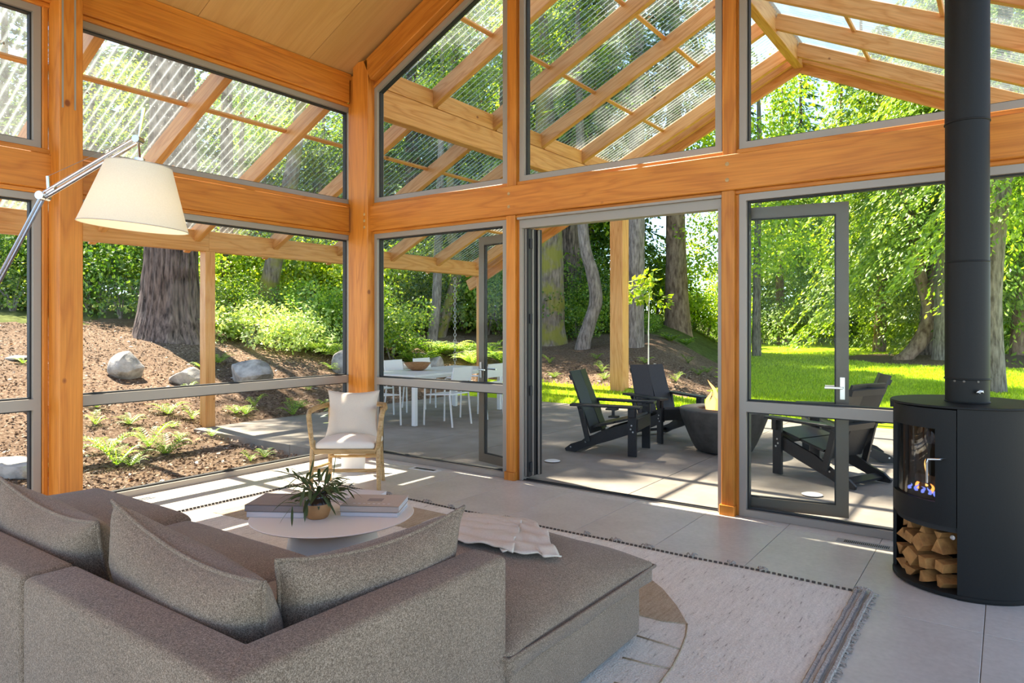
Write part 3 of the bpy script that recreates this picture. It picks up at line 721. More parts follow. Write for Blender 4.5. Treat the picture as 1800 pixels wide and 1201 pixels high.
CR['fir'] = crown_conifer(1, 3.2, 17, 3.0, 34, 8, 44, .34, .42, .16).mesh('crown', M['leaf_fir'])
CR['fir2'] = crown_conifer(2, 1.0, 13, 2.6, 30, 8, 40, .30, .35, .17).mesh('crown', M['leaf_fir'])
CR['cedar'] = crown_conifer(3, 1.7, 12, 3.4, 32, 10, 120, .17, .85, .22).mesh('crown', M['leaf_cedar'])
CR['maple'] = crown_blobs(4, blobset(4, 44, 3.1, 3.0, 10.5, 1.0), 250, .15).mesh('crown', M['leaf_maple'])
CR['maple2'] = crown_blobs(5, blobset(5, 34, 2.6, 1.2, 7.5, .95), 290, .135).mesh('crown', M['leaf_bush'])
CR['bush'] = crown_blobs(6, blobset(6, 16, .95, .3, 1.3, .5), 760, .085).mesh('foliage', M['leaf_bush'])
CR['bushd'] = crown_blobs(7, blobset(7, 18, 1.1, .3, 2.6, .6), 620, .09).mesh('foliage', M['leaf_dark'])
CR['bushy'] = crown_blobs(8, blobset(8, 16, 1.0, .3, 1.9, .52), 640, .095).mesh('foliage', M['leaf_maple'])
CR['pale'] = crown_blobs(9, blobset(9, 16, .95, .25, .75, .34), 1100, .075, .85, .6).mesh('foliage', M['leaf_pale'])
CR['tip'] = crown_blobs(10, blobset(10, 6, .38, 1.25, 1.95, .24), 700, .13, .7).mesh('crown', M['leaf_maple'])
CR['branch'] = crown_blobs(11, blobset(11, 10, .8, -.4, .4, .42), 320, .2, .7).mesh('foliage', M['leaf_maple'])

def fern_mesh(seed, nf, L, spread, mname='leaf_fern', lw=.16, rise=1.0):
    r = random.Random(seed); b = MB()
    for k in range(nf):
        a = 6.283 * k / nf + r.uniform(-.3, .3); d = Vector((math.cos(a), math.sin(a), 0)); s = Vector((-d.y, d.x, 0)); l = L * r.uniform(.7, 1.15); up = r.uniform(.5, 1.0) * rise
        n = 13; prev = None
        for i in range(n + 1):
            u = i / n; p = d * (l * spread * (u ** 1.15)) + Vector((0, 0, l * up * (u - .55 * u * u * u)))
            if prev is not None:
                t = (p - prev).normalized(); wl = l * lw * math.sin(math.pi * min(1, u * .9 + .12)) * 1.05 + .004
                for sg in (-1, 1): kite(b, p, (s * sg + t * .45 + Vector((0, 0, .12))).normalized(), Vector((0, 0, 1)), wl, l * .026)
                m_ = len(b.v); e = s * (.003 + .004 * L); b.v += [tuple(prev - e), tuple(prev + e), tuple(p + e * .6), tuple(p - e * .6)]; b.f.append((m_, m_ + 1, m_ + 2, m_ + 3))
            prev = p
    return b.mesh('fronds', M[mname])
FE = [fern_mesh(20, 9, .42, .75), fern_mesh(21, 7, .5, .65, rise=1.2), fern_mesh(22, 11, .36, .85)]
CR['bracken'] = fern_mesh(23, 22, 1.15, .7, 'leaf_bush', .2, .85); CR['brackenp'] = fern_mesh(24, 26, 1.0, .75, 'leaf_pale', .22, .75)

def trunk(pts, radii, n, m, ridge=0, ringn=26, name='trunk'):
    "trunk along a spline of (x,y,z) with bark relief"
    P = [Vector(p) for p in pts]; b = MB(); ph = random.uniform(0, 99)
    def sp(t):
        t *= len(P) - 1; i = min(int(t), len(P) - 2); u = t - i
        g = lambda k: P[min(max(k, 0), len(P) - 1)]
        a, b_, c, d = g(i - 1), g(i), g(i + 1), g(i + 2)
        v = .5 * ((2 * b_) + (c - a) * u + (2 * a - 5 * b_ + 4 * c - d) * u * u + (3 * b_ - a - 3 * c + d) * u ** 3)
        return v, radii[i] * (1 - u) + radii[i + 1] * u
    for i in range(ringn + 1):
        p, rr = sp(i / ringn)
        for k in range(n):
            a = 6.2832 * k / n; q = rr
            if ridge:
                e = .6 * mnoise.noise((math.cos(a) * 3.2 + ph, math.sin(a) * 3.2, p.z * .35)) + 1.5 * min(.35, abs(mnoise.noise((math.cos(a) * 6.5 + ph, math.sin(a) * 6.5, p.z * .8)))) - .3
                q += ridge * e
            else: q *= 1 + .10 * mnoise.noise((math.cos(a) * 1.5 + ph, math.sin(a) * 1.5, p.z * 1.2))
            b.v.append((p.x + math.cos(a) * q, p.y + math.sin(a) * q, p.z))
    for i in range(ringn):
        for k in range(n): b.f.append((i * n + k, i * n + (k + 1) % n, (i + 1) * n + (k + 1) % n, (i + 1) * n + k))
    b.f.append(tuple(ringn * n + k for k in range(n)))
    return b.mesh(name, M[m], True)
TR = {'fir': trunk([(0, 0, -.6), (0, 0, 0), (.03, 0, 5), (0, .03, 17)], [.34, .27, .2, .03], 14, 'bark'), 'grey': trunk([(0, 0, -.6), (0, 0, 0), (.15, 0, 3), (-.1, .1, 8), (0, 0, 11)], [.22, .17, .13, .09, .02], 12, 'bark_grey'),
      'red': trunk([(0, 0, -.6), (0, 0, 0), (.1, .05, 3), (0, .1, 7), (0, 0, 12)], [.30, .24, .18, .12, .02], 12, 'bark_red')}
ORD = 'first second third fourth fifth sixth seventh eighth ninth tenth eleventh twelfth thirteenth fourteenth fifteenth sixteenth seventeenth eighteenth nineteenth twentieth'.split()
ZONES = ((148, 'left of the thick timber post'), (640, 'in the big left window'), (900, 'behind the dining set'), (1265, 'in the open doorway'), (1640, 'behind the lawn'), (9999, 'right of the stove pipe'))
def zone(px): return next(z for k, z in ZONES if px < k)
def ordinal_labels(items, what):
    "items: (px, object, kind phrase); numbers each kind from the left within its part of the view"
    cnt = {}
    for px, o, k in sorted(items, key=lambda t: t[0]):
        z = zone(px); n = cnt.get((z, k), 0); cnt[(z, k)] = n + 1
        o['label'] = '%s %s, %s from left %s' % (k, what, ORD[min(n, 19)], z) if what else '%s, %s from left %s' % (k, ORD[min(n, 19)], z)
def tree(px, D, kind, tr, s, label, group=None, name='tree', sz=None, cat='tree', dz=0):
    x, y = out(px, D); t = empty(name, (x, y, ground(x, y) if abs(x) < 29 and y < 50 else .9), random.uniform(0, 6.3)); tag(t, label, cat, group)
    z = sz or s; t.scale = (s, s, z)
    if kind: link('crown', CR[kind], t)
    if tr: link('trunk', TR[tr], t)
    return t
def bush(px, D, kind, s, label, group=None, name='shrub', sz=1):
    x, y = out(px, D); t = empty(name, (x, y, ground(x, y) - .03), random.uniform(0, 6.3)); tag(t, label, 'shrub', group)
    t.scale = (s, s, s * sz); link('foliage', CR[kind], t)
    b = MB(); rr = random.Random(int(px + D * 10))
    for k in range(5):
        a = rr.uniform(0, 6.3); b.tube([(0, 0, -.1), (math.cos(a) * .15, math.sin(a) * .15, .4), (math.cos(a) * .5, math.sin(a) * .5, .9 if kind not in ('pale', 'bracken', 'brackenp') else .35)], [.025, .018, .006], 5)
    b.build('stems', M['bark_grey'], t); return t

# --- the big fir beside the house
def lone_trunk(name, px, D, pts, radii, n, m, ridge, label, ringn=40, crown=None, zoff=0):
    x, y = out(px, D); t = empty(name, (x, y, ground(x, y) + zoff)); tag(t, label, 'tree')
    link('trunk', trunk(pts, radii, n, m, ridge, ringn), t)
    if crown:
        for (k, p, s) in crown: 
            c = link('crown', CR[k], t, p); c.scale = (s, s, s)
    return t
lone_trunk('fir_tree', 301, 14.6, [(0, 0, -.5), (0, 0, 0), (-.02, 0, .5), (0, 0, 1.2), (.02, 0, 3.2), (.03, 0, 8), (0, 0, 15)], [.95, .74, .61, .54, .46, .36, .12], 150, 'bark', .085,
           'huge old fir with deeply furrowed trunk outside the left window', 110, [('fir', (0, 0, 10), .6)])
lone_trunk('leaning_tree', 462, 17.5, [(0, 0, -.5), (0, 0, 0), (.12, .07, .9), (.32, .20, 2.2), (.65, .4, 4), (1.0, .6, 7)], [.34, .28, .24, .21, .19, .08], 20, 'bark_moss', 0,
           'leaning mossy trunk rising out of pale shrubs', 30, [('maple', (.9, .5, 4.0), .7)])
lone_trunk('slim_tree', 383, 20, [(0, 0, -.5), (0, 0, 0), (.2, .1, 1), (.3, .3, 2.2), (.5, .4, 4), (.5, .5, 8)], [.13, .11, .1, .09, .08, .03], 12, 'bark_moss', 0, 'slim forked dark trunk between big fir and leaning tree', 20, [('maple2', (.4, .4, 4.5), .7)])
lone_trunk('young_tree', 759, 18.5, [(0, 0, -.5), (0, 0, 0), (.1, .06, 1), (.12, .1, 2), (.2, .1, 4), (.2, .2, 8)], [.2, .15, .13, .12, .1, .04], 14, 'bark_grey', 0, 'straight grey trunk behind the dining table', 24, [('maple2', (.2, .2, 5.5), .5)])
lone_trunk('crooked_tree', 773, 19.5, [(0, 0, -.5), (0, 0, 0), (.16, .12, .7), (.34, .26, 1.5), (.38, .28, 2.3), (.22, .2, 3.4), (.2, .3, 8)], [.24, .19, .17, .16, .15, .13, .04], 14, 'bark_moss', 0, 'crooked moss covered trunk behind the dining table', 26, [('maple2', (.2, .2, 6), .5)])
lone_trunk('maple_tree', 965, 18.6, [(0, 0, -.6), (0, 0, 0), (.03, 0, .5), (.06, .02, 1.5), (-.02, 0, 3.2), (-.1, 0, 5), (-.2, 0, 9)], [.72, .52, .39, .34, .36, .3, .1], 32, 'bark_moss', .03, 'stout mossy maple trunk seen through the open doorway', 44, [('maple', (-.2, 0, 5.0), .6)])
lone_trunk('fir_tree', 1004, 23, [(0, 0, -.6), (0, 0, 0), (0, 0, 2), (0, 0, 6), (0, 0, 15)], [.55, .46, .40, .33, .08], 40, 'bark', .05, 'dark straight fir trunk behind the mossy maple', 44, [('fir', (0, 0, 1.6), .9)])
lone_trunk('bent_tree', 1024, 17.2, [(0, 0, -.6), (0, 0, 0), (.13, .09, .6), (.27, .19, 1.2), (.20, .13, 1.9), (.05, .02, 2.6), (-.02, -.02, 4), (-.1, -.1, 9)], [.24, .2, .17, .165, .16, .145, .13, .05], 18, 'bark_grey', .01, 'thin bent grey trunk left of the porch post', 40, [('maple', (0, 0, 5.5), .42)])
lone_trunk('fir_tree', 1114, 17, [(0, 0, -.6), (0, 0, 0), (.02, 0, 1), (.05, .03, 3), (.07, .04, 6), (.1, 0, 15)], [.32, .26, .225, .205, .18, .05], 36, 'bark_grey', .035, 'grey fir trunk just right of the porch post', 50, [('fir', (0, 0, 3.4), .8)])
lone_trunk('fir_tree', 1191, 24, [(0, 0, -.6), (0, 0, 0), (-.03, 0, 1), (-.05, -.02, 3), (-.1, -.04, 7), (-.1, 0, 15)], [.62, .48, .40, .33, .27, .06], 40, 'bark_red', .04, 'brown fir trunk standing clear at the lawn edge', 50, [('fir', (0, 0, 4.6), .8)])
# curved multi-stem clump behind the stove
cl = lone_trunk('twisted_tree', 1588, 19.2, [(0, 0, -.3), (0, 0, 0), (.28, .18, .3), (.58, .4, .95), (.62, .45, 1.5), (.75, .52, 2.2), (.86, .6, 3.6), (.8, .6, 6)], [.30, .27, .25, .23, .2, .17, .14, .06], 22, 'bark_red', .01, 'twisted reddish trunk sweeping up from the lawn behind the stove', 50, [('cedar', (1.0, .7, 2.6), .55)])
link('trunk', trunk([(.60, .42, 1.35), (.42, .34, 2.1), (.28, .2, 3), (.1, .05, 4.2), (-.4, -.2, 6.2)], [.17, .16, .15, .14, .09], 18, 'bark_red', .008, 30), cl)
lone_trunk('cedar_tree', 1634, 20, [(0, 0, -.4), (0, 0, 0), (0, 0, 1), (.1, 0, 3), (.1, 0, 10)], [.42, .34, .26, .2, .05], 24, 'bark', .02, 'dark cedar stump-like trunk behind the twisted trunk', 26, [('cedar', (0, 0, 1.6), .85)])
lone_trunk('cedar_tree', 1658, 18.6, [(0, 0, -.4), (0, 0, 0), (0, 0, 1), (.0, 0, 3), (.1, 0, 10)], [.38, .28, .22, .19, .05], 24, 'bark_grey', .015, 'pale straight cedar trunk half hidden by the stove pipe', 26, [('cedar', (0, 0, 1.8), .8)])
lone_trunk('cedar_tree', 1748, 13.2, [(0, 0, -.4), (0, 0, 0), (-.02, 0, .8), (-.04, -.02, 1.8), (.02, .02, 3.2), (.12, .1, 4.6), (.2, .2, 9)], [.30, .21, .18, .165, .185, .2, .06], 24, 'bark_grey', .012, 'grey knotted trunk right of the stove pipe', 40, [('cedar', (.5, .3, 2.2), .7)])
# sapling
x, y = out(1140, 13.6); sp_ = empty('sapling', (x, y, ground(x, y))); tag(sp_, 'slender staked sapling behind the black porch chair', 'tree')
MB().tube([(0, 0, -.1), (0, 0, 1), (.02, 0, 2.0)], [.014, .012, .006], 7).build('stem', M['white'], sp_); link('crown', CR['tip'], sp_, (0, 0, .25))

# --- forest belts (heights kept below the sun's path)
G1 = 'evergreens of the forest belt'; LBL = {'fir': 'dense dark fir in the forest belt around the garden', 'fir2': 'smaller spreading fir in the forest belt around the garden', 'cedar': 'drooping light green cedar in the forest belt',
     'maple': 'bright broadleaf tree in the forest belt around the garden', 'maple2': 'low broadleaf tree with dark leaves in the forest belt'}
rt = random.Random(11)
belt = []
for px in range(-160, 900, 80): belt.append((px + rt.uniform(-20, 20), rt.uniform(22.5, 25), rt.choice(['fir2', 'maple2', 'maple2', 'maple'])))
for px in range(-200, 1060, 74): belt.append((px + rt.uniform(-25, 25), rt.uniform(26, 30), rt.choice(['fir', 'fir2', 'maple', 'fir'])))
for px in range(-200, 1050, 84): belt.append((px + rt.uniform(-25, 25), rt.uniform(33, 39), rt.choice(['fir', 'fir', 'maple'])))
for px in range(1290, 1900, 115): belt.append((px + rt.uniform(-15, 15), rt.uniform(34, 38), rt.choice(['fir', 'fir2', 'cedar', 'maple'])))
for px in range(1320, 1900, 95): belt.append((px + rt.uniform(-15, 15), rt.uniform(42, 50), 'fir'))
for px, D in ((1545, 24), (1700, 22), (1790, 19), (1840, 25), (1480, 31), (1375, 30), (1620, 26)): belt.append((px, D, 'cedar'))
for px, D in ((920, 24), (1030, 27), (1300, 33), (1330, 23)): belt.append((px, D, 'maple'))
BL = []
for (px, D, k) in belt:
    s = rt.uniform(.9, 1.15) * (1.1 if D > 30 else 1.0) * (.8 if px > 1200 and k in ('fir', 'maple') else .72 if px < 620 and D < 27 else 1)
    o_ = tree(px, D, k, {'fir': 'fir', 'fir2': 'fir', 'cedar': 'red', 'maple': 'grey', 'maple2': 'grey'}[k], s, LBL[k], LBL[k].replace(' in the', 's in the'), {'fir': 'fir_tree', 'fir2': 'fir_tree', 'cedar': 'cedar_tree'}.get(k, 'broadleaf_tree'))
    BL.append((px, o_, {'fir': 'dense dark fir', 'fir2': 'spreading green fir', 'cedar': 'drooping light green cedar', 'maple': 'bright broadleaf tree', 'maple2': 'low leafy tree'}[k]))
ordinal_labels(BL, 'in forest')
# tall firs added to throw dappled shade on the patio
for (x, y, sx, sz, lb) in ((-11.5, 5.6, .8, 1.15, 'right behind the leaning mossy tree'), (-11.0, 3.9, .7, 1.15, 'just right of the huge old fir'), (-12.5, 11.5, .8, 1.1, 'in line with the room corner post'), (-6.8, 13.0, .8, 1.0, 'behind the folded door leaf')):
    t = empty('fir_tree', (x, y, ground(x, y)), random.uniform(0, 6.3)); tag(t, 'added tall shade fir ' + lb, 'tree', 'tall firs added for patio shade'); t.scale = (sx, sx, sz)
    link('crown', CR['fir'], t, (0, 0, 9)); link('trunk', trunk([(0, 0, -.5), (0, 0, 0), (.02, 0, 8), (0, 0, 26)], [.3, .25, .17, .02], 12, 'bark'), t)
# --- shrub layer
SG = {'bush': 'mid green leafy shrub of the undergrowth', 'bushd': 'dark green shrub of the undergrowth', 'bushy': 'yellow-green sunlit shrub of the undergrowth', 'pale': 'pale silvery flat-topped shrub of the undergrowth', 'bracken': 'green bracken clump of the undergrowth', 'brackenp': 'pale bracken clump of the undergrowth'}
sh = []
for px in range(-60, 280, 30): sh += [(px + rt.uniform(-9, 9), rt.uniform(16.2, 18.5), rt.choice(['bushd', 'bushd', 'bush']), rt.uniform(.9, 1.4))]
for px in range(370, 660, 26): sh += [(px + rt.uniform(-9, 9), rt.uniform(15.8, 18), rt.choice(['brackenp', 'bracken', 'bush', 'pale']), rt.uniform(.8, 1.1)), (px, rt.uniform(18.5, 21), rt.choice(['bushy', 'bush', 'bushy']), rt.uniform(1.0, 1.5))]
sh += [(440, 15.3, 'pale', 1.15), (485, 15.2, 'pale', 1.2), (525, 15.4, 'pale', 1.1), (575, 15.4, 'brackenp', 1.0), (605, 15.2, 'brackenp', 1.0), (410, 15.6, 'bracken', 1.0)]
for px in range(665, 900, 24): sh += [(px + rt.uniform(-8, 8), rt.uniform(16, 17.5), rt.choice(['bracken', 'brackenp', 'bracken', 'bush']), rt.uniform(.75, 1.0)), (px, rt.uniform(19, 22), rt.choice(['bushd', 'bush', 'bushy']), rt.uniform(1.1, 1.6))]
for px in range(920, 1110, 24): sh += [(px + rt.uniform(-8, 8), rt.uniform(19, 21.5), rt.choice(['bracken', 'bush', 'bushd']), rt.uniform(.7, 1.0)), (px, rt.uniform(25, 29), rt.choice(['bushd', 'bush']), rt.uniform(1.3, 1.8))]
for px in range(1110, 1265, 22): sh += ([(px + rt.uniform(-8, 8), rt.uniform(18, 21), rt.choice(['bracken', 'bush', 'bracken']), rt.uniform(.4, .6))] if px < 1200 else []) + [(px, rt.uniform(27, 31), rt.choice(['bushy', 'bushy', 'bush']), rt.uniform(1.2, 1.6))]
for px in range(1300, 1600, 24): sh += [(px + rt.uniform(-8, 8), rt.uniform(29, 32), rt.choice(['bushy', 'bush', 'bushd']), rt.uniform(.8, 1.3))]
for px in range(1690, 1860, 30): sh += [(px + rt.uniform(-8, 8), rt.uniform(20, 24), rt.choice(['bush', 'bushd', 'bracken']), rt.uniform(.8, 1.3))]
ordinal_labels([(px, bush(px, D, k, s, SG[k], SG[k].replace(' of the', 's of the').replace('clumps', 'clumps'), 'bracken' if k.startswith('brack') else 'shrub'), SG[k].replace(' of the undergrowth', '')) for (px, D, k, s) in sh], '')
# --- ferns on the mulch
fn = [(170, 720, .26), (168, 748, .24), (228, 748, .30), (297, 730, .38), (338, 740, .26), (304, 752, .15), (315, 775, .22), (262, 790, .42), (292, 800, .45), (190, 800, .48), (205, 822, .42), (230, 822, .3), (372, 768, .2), (515, 795, .42), (415, 728, .26), (432, 730, .3), (447, 718, .28),
      (530, 718, .25), (543, 688, .25), (573, 720, .28), (385, 640, .45), (355, 650, .3), (330, 690, .22), (583, 650, .35), (590, 655, .3), (966, 640, .26), (974, 665, .26), (1049, 632, .28), (1058, 655, .3), (1062, 668, .3), (1135, 640, .3), (1188, 672, .28), (1228, 660, .3), (1243, 656, .3), (1210, 640, .3), (750, 640, .5), (870, 665, .4), (700, 640, .3), (715, 640, .28), (465, 806, .2), (440, 812, .16), (100, 838, .35), (40, 640, .2)]
def on_ground(px, py):
    "walk the sight line until it meets the slope"
    D = 5.6
    while D < 40:
        x, y = out(px, D); z = CAM.z + (569.9 - py) / FPX * D
        if z <= ground(x, y) and not (x > -3.25 and 0 < y < 5.65) and not (x > -.05 and y < .05): return x, y, ground(x, y), D
        D += .05
    return None
fl_ = 'small sword fern growing in the bark mulch'
FNL = []
for i, (px, py, s) in enumerate(fn):
    q = on_ground(px, py)
    if not q: continue
    t = empty('sword_fern', q[:3], random.uniform(0, 6.3)); sc = s / .42 * 1.05; t.scale = (sc, sc, sc)
    tag(t, fl_, 'fern', 'sword ferns planted in the mulch'); link('fronds', FE[i % 3], t)
    MB().lathe([(0, .03), (.02, .02), (.03, -.02)], 7).build('rootstock', M['bark'], t)
    FNL.append((px, t, ('big' if s > .37 else 'small') + ' sword fern ' + ('low' if py > 715 else 'high') + ' on mulch'))
ordinal_labels(FNL, '')
# --- boulders
def rock(name, px, py, d, seed, label, sink=.25, rz=0):
    q = on_ground(px, py); bm = bmesh.new(); bmesh.ops.create_icosphere(bm, subdivisions=4, radius=.5); r = random.Random(seed)
    pl = [(rv(r), r.uniform(.30, .44)) for k in range(13)]
    for v in bm.verts:
        c = v.co.copy()
        for (n, k) in pl:
            e = c.dot(n) - k
            if e > 0: c -= n * e * .92
        c *= 1 + .05 * mnoise.noise(c * 5 + Vector((seed, 0, 0))); v.co = Vector((c.x * d[0], c.y * d[1], c.z * d[2]))
    me = bpy.data.meshes.new(name); bm.to_mesh(me); bm.free(); me.materials.append(M['rock'])
    o = link(name, me, None, (q[0], q[1], q[2] + d[2] * (.36 - sink)), (0, 0, rz)); tag(o, label, 'rock'); return o
rock('boulder', 224, 664, (.66, .55, .56), 3, 'angular boulder with mossy dark side, on mulch left of porch post', .1)
rock('boulder', 333, 676, (.72, .6, .42), 5, 'low flat pale boulder just left of porch post', .2)
rock('boulder', 438, 676, (1.0, .7, .62), 8, 'largest craggy boulder right of the porch post', .12)
rock('boulder', 602, 655, (.5, .5, .62), 9, 'upright grey boulder beside the room corner', .15)
rock('boulder', 764, 652, (.6, .5, .52), 12, 'rounded grey boulder behind the dining table', .15)
rock('boulder', 694, 655, (.7, .5, .4), 14, 'tan boulder half hidden behind white dining chairs', .15)
rock('boulder', 20, 832, (.9, .6, .3), 15, 'flat stone in the mulch left of thick timber post', .3)
rock('boulder', 32, 632, (.5, .35, .12), 16, 'thin pale slab of stone lying high on the mulch', .3)
# ------------------------------------------------------------------ sofa
def pillow(w_, h_, t_, n=22, sag=.0, seed=0, pinch=.10, crown_=.55):
    "knife-edge cushion in local x (width) and z (height), thickness along y"
    b = MB(); g = lambda u, v: ((1 - abs(u) ** 2.6) * (1 - abs(v) ** 2.6)) ** crown_
    for s in (1, -1):
        for j in range(n + 1):
            for i in range(n + 1):
                u, v = -1 + 2 * i / n, -1 + 2 * j / n
                k = 1 - pinch * (1 - abs(v) ** 2) * abs(u) ** 3; kv = 1 - pinch * (1 - abs(u) ** 2) * abs(v) ** 3
                x = u * w_ / 2 * k; z = v * h_ / 2 * kv - sag * (1 - u * u) * max(0, v)
                y = s * (t_ / 2 * g(u, v) * (1 + .10 * mnoise.noise((u * 2.2 + seed, v * 2.2, s * 3))) + .004)
                b.v.append((x, y, z))
    m_ = (n + 1) ** 2
    for s in (0, 1):
        for j in range(n):
            for i in range(n):
                a = s * m_ + j * (n + 1) + i; q = (a, a + 1, a + n + 2, a + n + 1); b.f.append(q if s else q[::-1])
    edge = [i for i in range(n + 1)] + [j * (n + 1) + n for j in range(1, n + 1)] + [n * (n + 1) + i for i in range(n - 1, -1, -1)] + [j * (n + 1) for j in range(n - 1, 0, -1)]
    for k in range(len(edge)):
        a, c = edge[k], edge[(k + 1) % len(edge)]; b.f.append((a, c, m_ + c, m_ + a))
    loop = [((Vector(b.v[e]) + Vector(b.v[m_ + e])) / 2) for e in edge]
    return b, loop
def cushion(name, w_, h_, t_, loc, rot, m, label, cat, group=None, parent=None, pipe=.007, **kw):
    b, loop = pillow(w_, h_, t_, **kw)
    me = b.mesh(name, m, True); fix_normals(me); o = link(name, me, parent, loc, rot)
    if label: tag(o, label, cat, group)
    if pipe: MB().tube(loop + [loop[0]], pipe, 6, False).build('piping', m, o, True)
    return o
S = M['sofa']
so_ = empty('sectional_sofa', (0, 0, 0)); tag(so_, 'taupe woven sectional sofa seen from behind', 'sofa')
def sb(name, x0, x1, y0, y1, z0, z1, r=.03, seg=4, sub=0, f=None, parent=None):
    c = ((x0 + x1) / 2, (y0 + y1) / 2, (z0 + z1) / 2); b = rbox((x1 - x0, y1 - y0, z1 - z0), r, seg, sub, f)
    return b.build(name, S, parent or so_, True, 50, c)
YB0, YB1 = -4.41, -4.255; XS = 3.535
def lpanel():
    bm = bmesh.new(); poly = [(XS + .004, YB0), (4.62, YB0), (4.62, -3.385), (4.468, -3.385), (4.468, YB1), (XS + .004, YB1)]
    f = bm.faces.new([bm.verts.new((x, y, .03)) for x, y in poly]); r_ = bmesh.ops.extrude_face_region(bm, geom=[f])
    for v in r_['geom']:
        if isinstance(v, bmesh.types.BMVert): v.co.z = .68
    bmesh.ops.recalc_face_normals(bm, faces=bm.faces); bmesh.ops.bevel(bm, geom=list(bm.edges), offset=.022, segments=4, profile=.5, affect='EDGES')
    me = bpy.data.meshes.new('corner_panel'); bm.to_mesh(me); bm.free(); me.materials.append(S); me.polygons.foreach_set('use_smooth', [True] * len(me.polygons)); me.set_sharp_from_angle(angle=R(50)); return link('corner_panel', me, so_)
lpanel()
sb('back_panel', 1.30, XS - .004, YB0, YB1, .03, .68, .022)
def stitch(p0, p1):
    MB().tube([p0, p1], .0028, 5).build('seam', S, so_, True)
stitch((XS + .02, YB0 + .008, .668), (4.60, YB0 + .008, .668)); stitch((1.4, YB0 + .008, .668), (XS - .02, YB0 + .008, .668))
stitch((4.612, -4.39, .668), (4.612, -3.40, .668)); stitch((4.485, -4.275, .678), (4.60, -4.39, .678))
sb('seat_base', XS + .004, 4.465, -4.25, -3.385, .03, .27, .02); sb('seat_base', 1.34, XS - .004, -4.25, -3.30, .03, .27, .02)
def puff(k, sx, sy):
    return lambda x, y, z: (x, y, z + (k * (1 - (2 * x / sx) ** 2) * (1 - (2 * y / sy) ** 2) if z > 0 else 0) + .008 * mnoise.noise((x * 3, y * 3, 1)))
sb('seat_cushion', XS + .01, 4.46, -4.25, -3.36, .275, .42, .05, 4, 6, puff(.04, .93, .89))
sb('seat_cushion', 2.44, XS - .01, -4.25, -3.26, .275, .42, .05, 4, 6, puff(.05, 1.08, .99))
sb('seat_cushion', 1.32, 2.43, -4.25, -3.22, .275, .43, .06, 4, 6, puff(.06, 1.11, 1.03))
for p in ((4.55, -4.34), (4.55, -3.45), (1.4, -4.34), (1.4, -3.4), (2.5, -4.34), (3.5, -3.4)): MB().box((p[0], p[1], .0195), (.06, .06, .019)).build('foot', M['gasket'], so_)
ot = empty('sofa_ottoman', (4.08, -2.85, 0)); tag(ot, 'taupe upholstered ottoman with plump cushion, draped with a throw', 'ottoman')
b = rbox((1.06, 1.03, .25), .03, 4); b.build('base', S, ot, True, 50, (0, 0, .155))
def opuff(x, y, z):
    u, v = 2 * x / 1.12, 2 * y / 1.08; e = max(0, (1 - abs(u) ** 3) * (1 - abs(v) ** 3)) ** .5
    z2 = (.022 + .118 * e) if z > 0 else -.05
    z2 += .012 * mnoise.noise((x * 4, y * 4, 2)); cr = (abs(u) * abs(v)) ** 4
    return (x * (1 + .03 * cr), y * (1 + .03 * cr), z2)
oc = rbox((1.12, 1.08, .12), .035, 3, 12, opuff).build('cushion', S, ot, True, None, (0, .0, .335))
oc.rotation_euler = (0, 0, R(-1))
MB().tube([(a * .575, c * .555, .012) for a, c in ((-1, -1), (-.5, -1.01), (0, -1.01), (.5, -1.01), (1, -1), (1.01, -.5), (1.01, 0), (1.01, .5), (1, 1), (.5, 1.01), (0, 1.01), (-.5, 1.01), (-1, 1), (-1.01, 0), (-1, -1))], .008, 6, False).build('piping', S, oc, True)
for p in ((.45, .45), (-.45, .45), (.45, -.45), (-.45, -.45)): MB().box((p[0], p[1], .016), (.06, .06, .03)).build('foot', M['gasket'], ot)
BG = 'loose back cushions of the sofa'
cushion('back_cushion', .96, .46, .25, (3.03, -4.11, .575), (R(14), R(1), R(-2)), S, 'taupe back cushion at the left end of the sofa', 'cushion', BG, sag=.03, seed=1)
cushion('back_cushion', .96, .46, .25, (3.965, -4.11, .60), (R(13), R(3), R(-4)), S, 'taupe back cushion in the sofa middle, beside the corner', 'cushion', BG, sag=.04, seed=5)
cushion('back_cushion', .72, .45, .22, (4.345, -3.74, .595), (R(14), R(0), R(85)), S, 'taupe back cushion leaning on the sofa arm beside the ottoman', 'cushion', BG, sag=.03, seed=9)
# throw blanket: draped sheet over the ottoman
def ott_top(x, y):
    u, v = (x - 4.08) / .56, (y + 2.85) / .54
    if abs(u) > 1 or abs(v) > 1: return .34
    return .335 + .022 + .118 * max(0, (1 - abs(u) ** 3) * (1 - abs(v) ** 3)) ** .5
def draped(pts_w, n, m_, seed, amp):
    "quad-corner sheet with folds laid over the ottoman; corners in plan"
    A, B, C, D = [Vector(p) for p in pts_w]; b = MB()
    for j in range(m_ + 1):
        for i in range(n + 1):
            u, v = i / n, j / m_; p = (A * (1 - u) + B * u) * (1 - v) + (D * (1 - u) + C * u) * v
            p = p + Vector((mnoise.noise((u * 3, v * 3, seed)), mnoise.noise((u * 3, v * 3, seed + 5)))) * .04
            fold = abs(math.sin((v * 5.2 + .5 * mnoise.noise((u * 2, v * 2, seed + 1))) * math.pi)) * amp * (.4 + .5 * u) + .009 * (1 + mnoise.noise((u * 7, v * 7, seed + 2)))
            b.v.append((p.x, p.y, ott_top(p.x, p.y) + .016 + fold))
    for j in range(m_):
        for i in range(n): a = j * (n + 1) + i; b.f.append((a, a + 1, a + n + 2, a + n + 1))
    return b
th = empty('throw_blanket', (0, 0, 0)); tag(th, 'crumpled cream gauze throw lying across the ottoman', 'blanket')
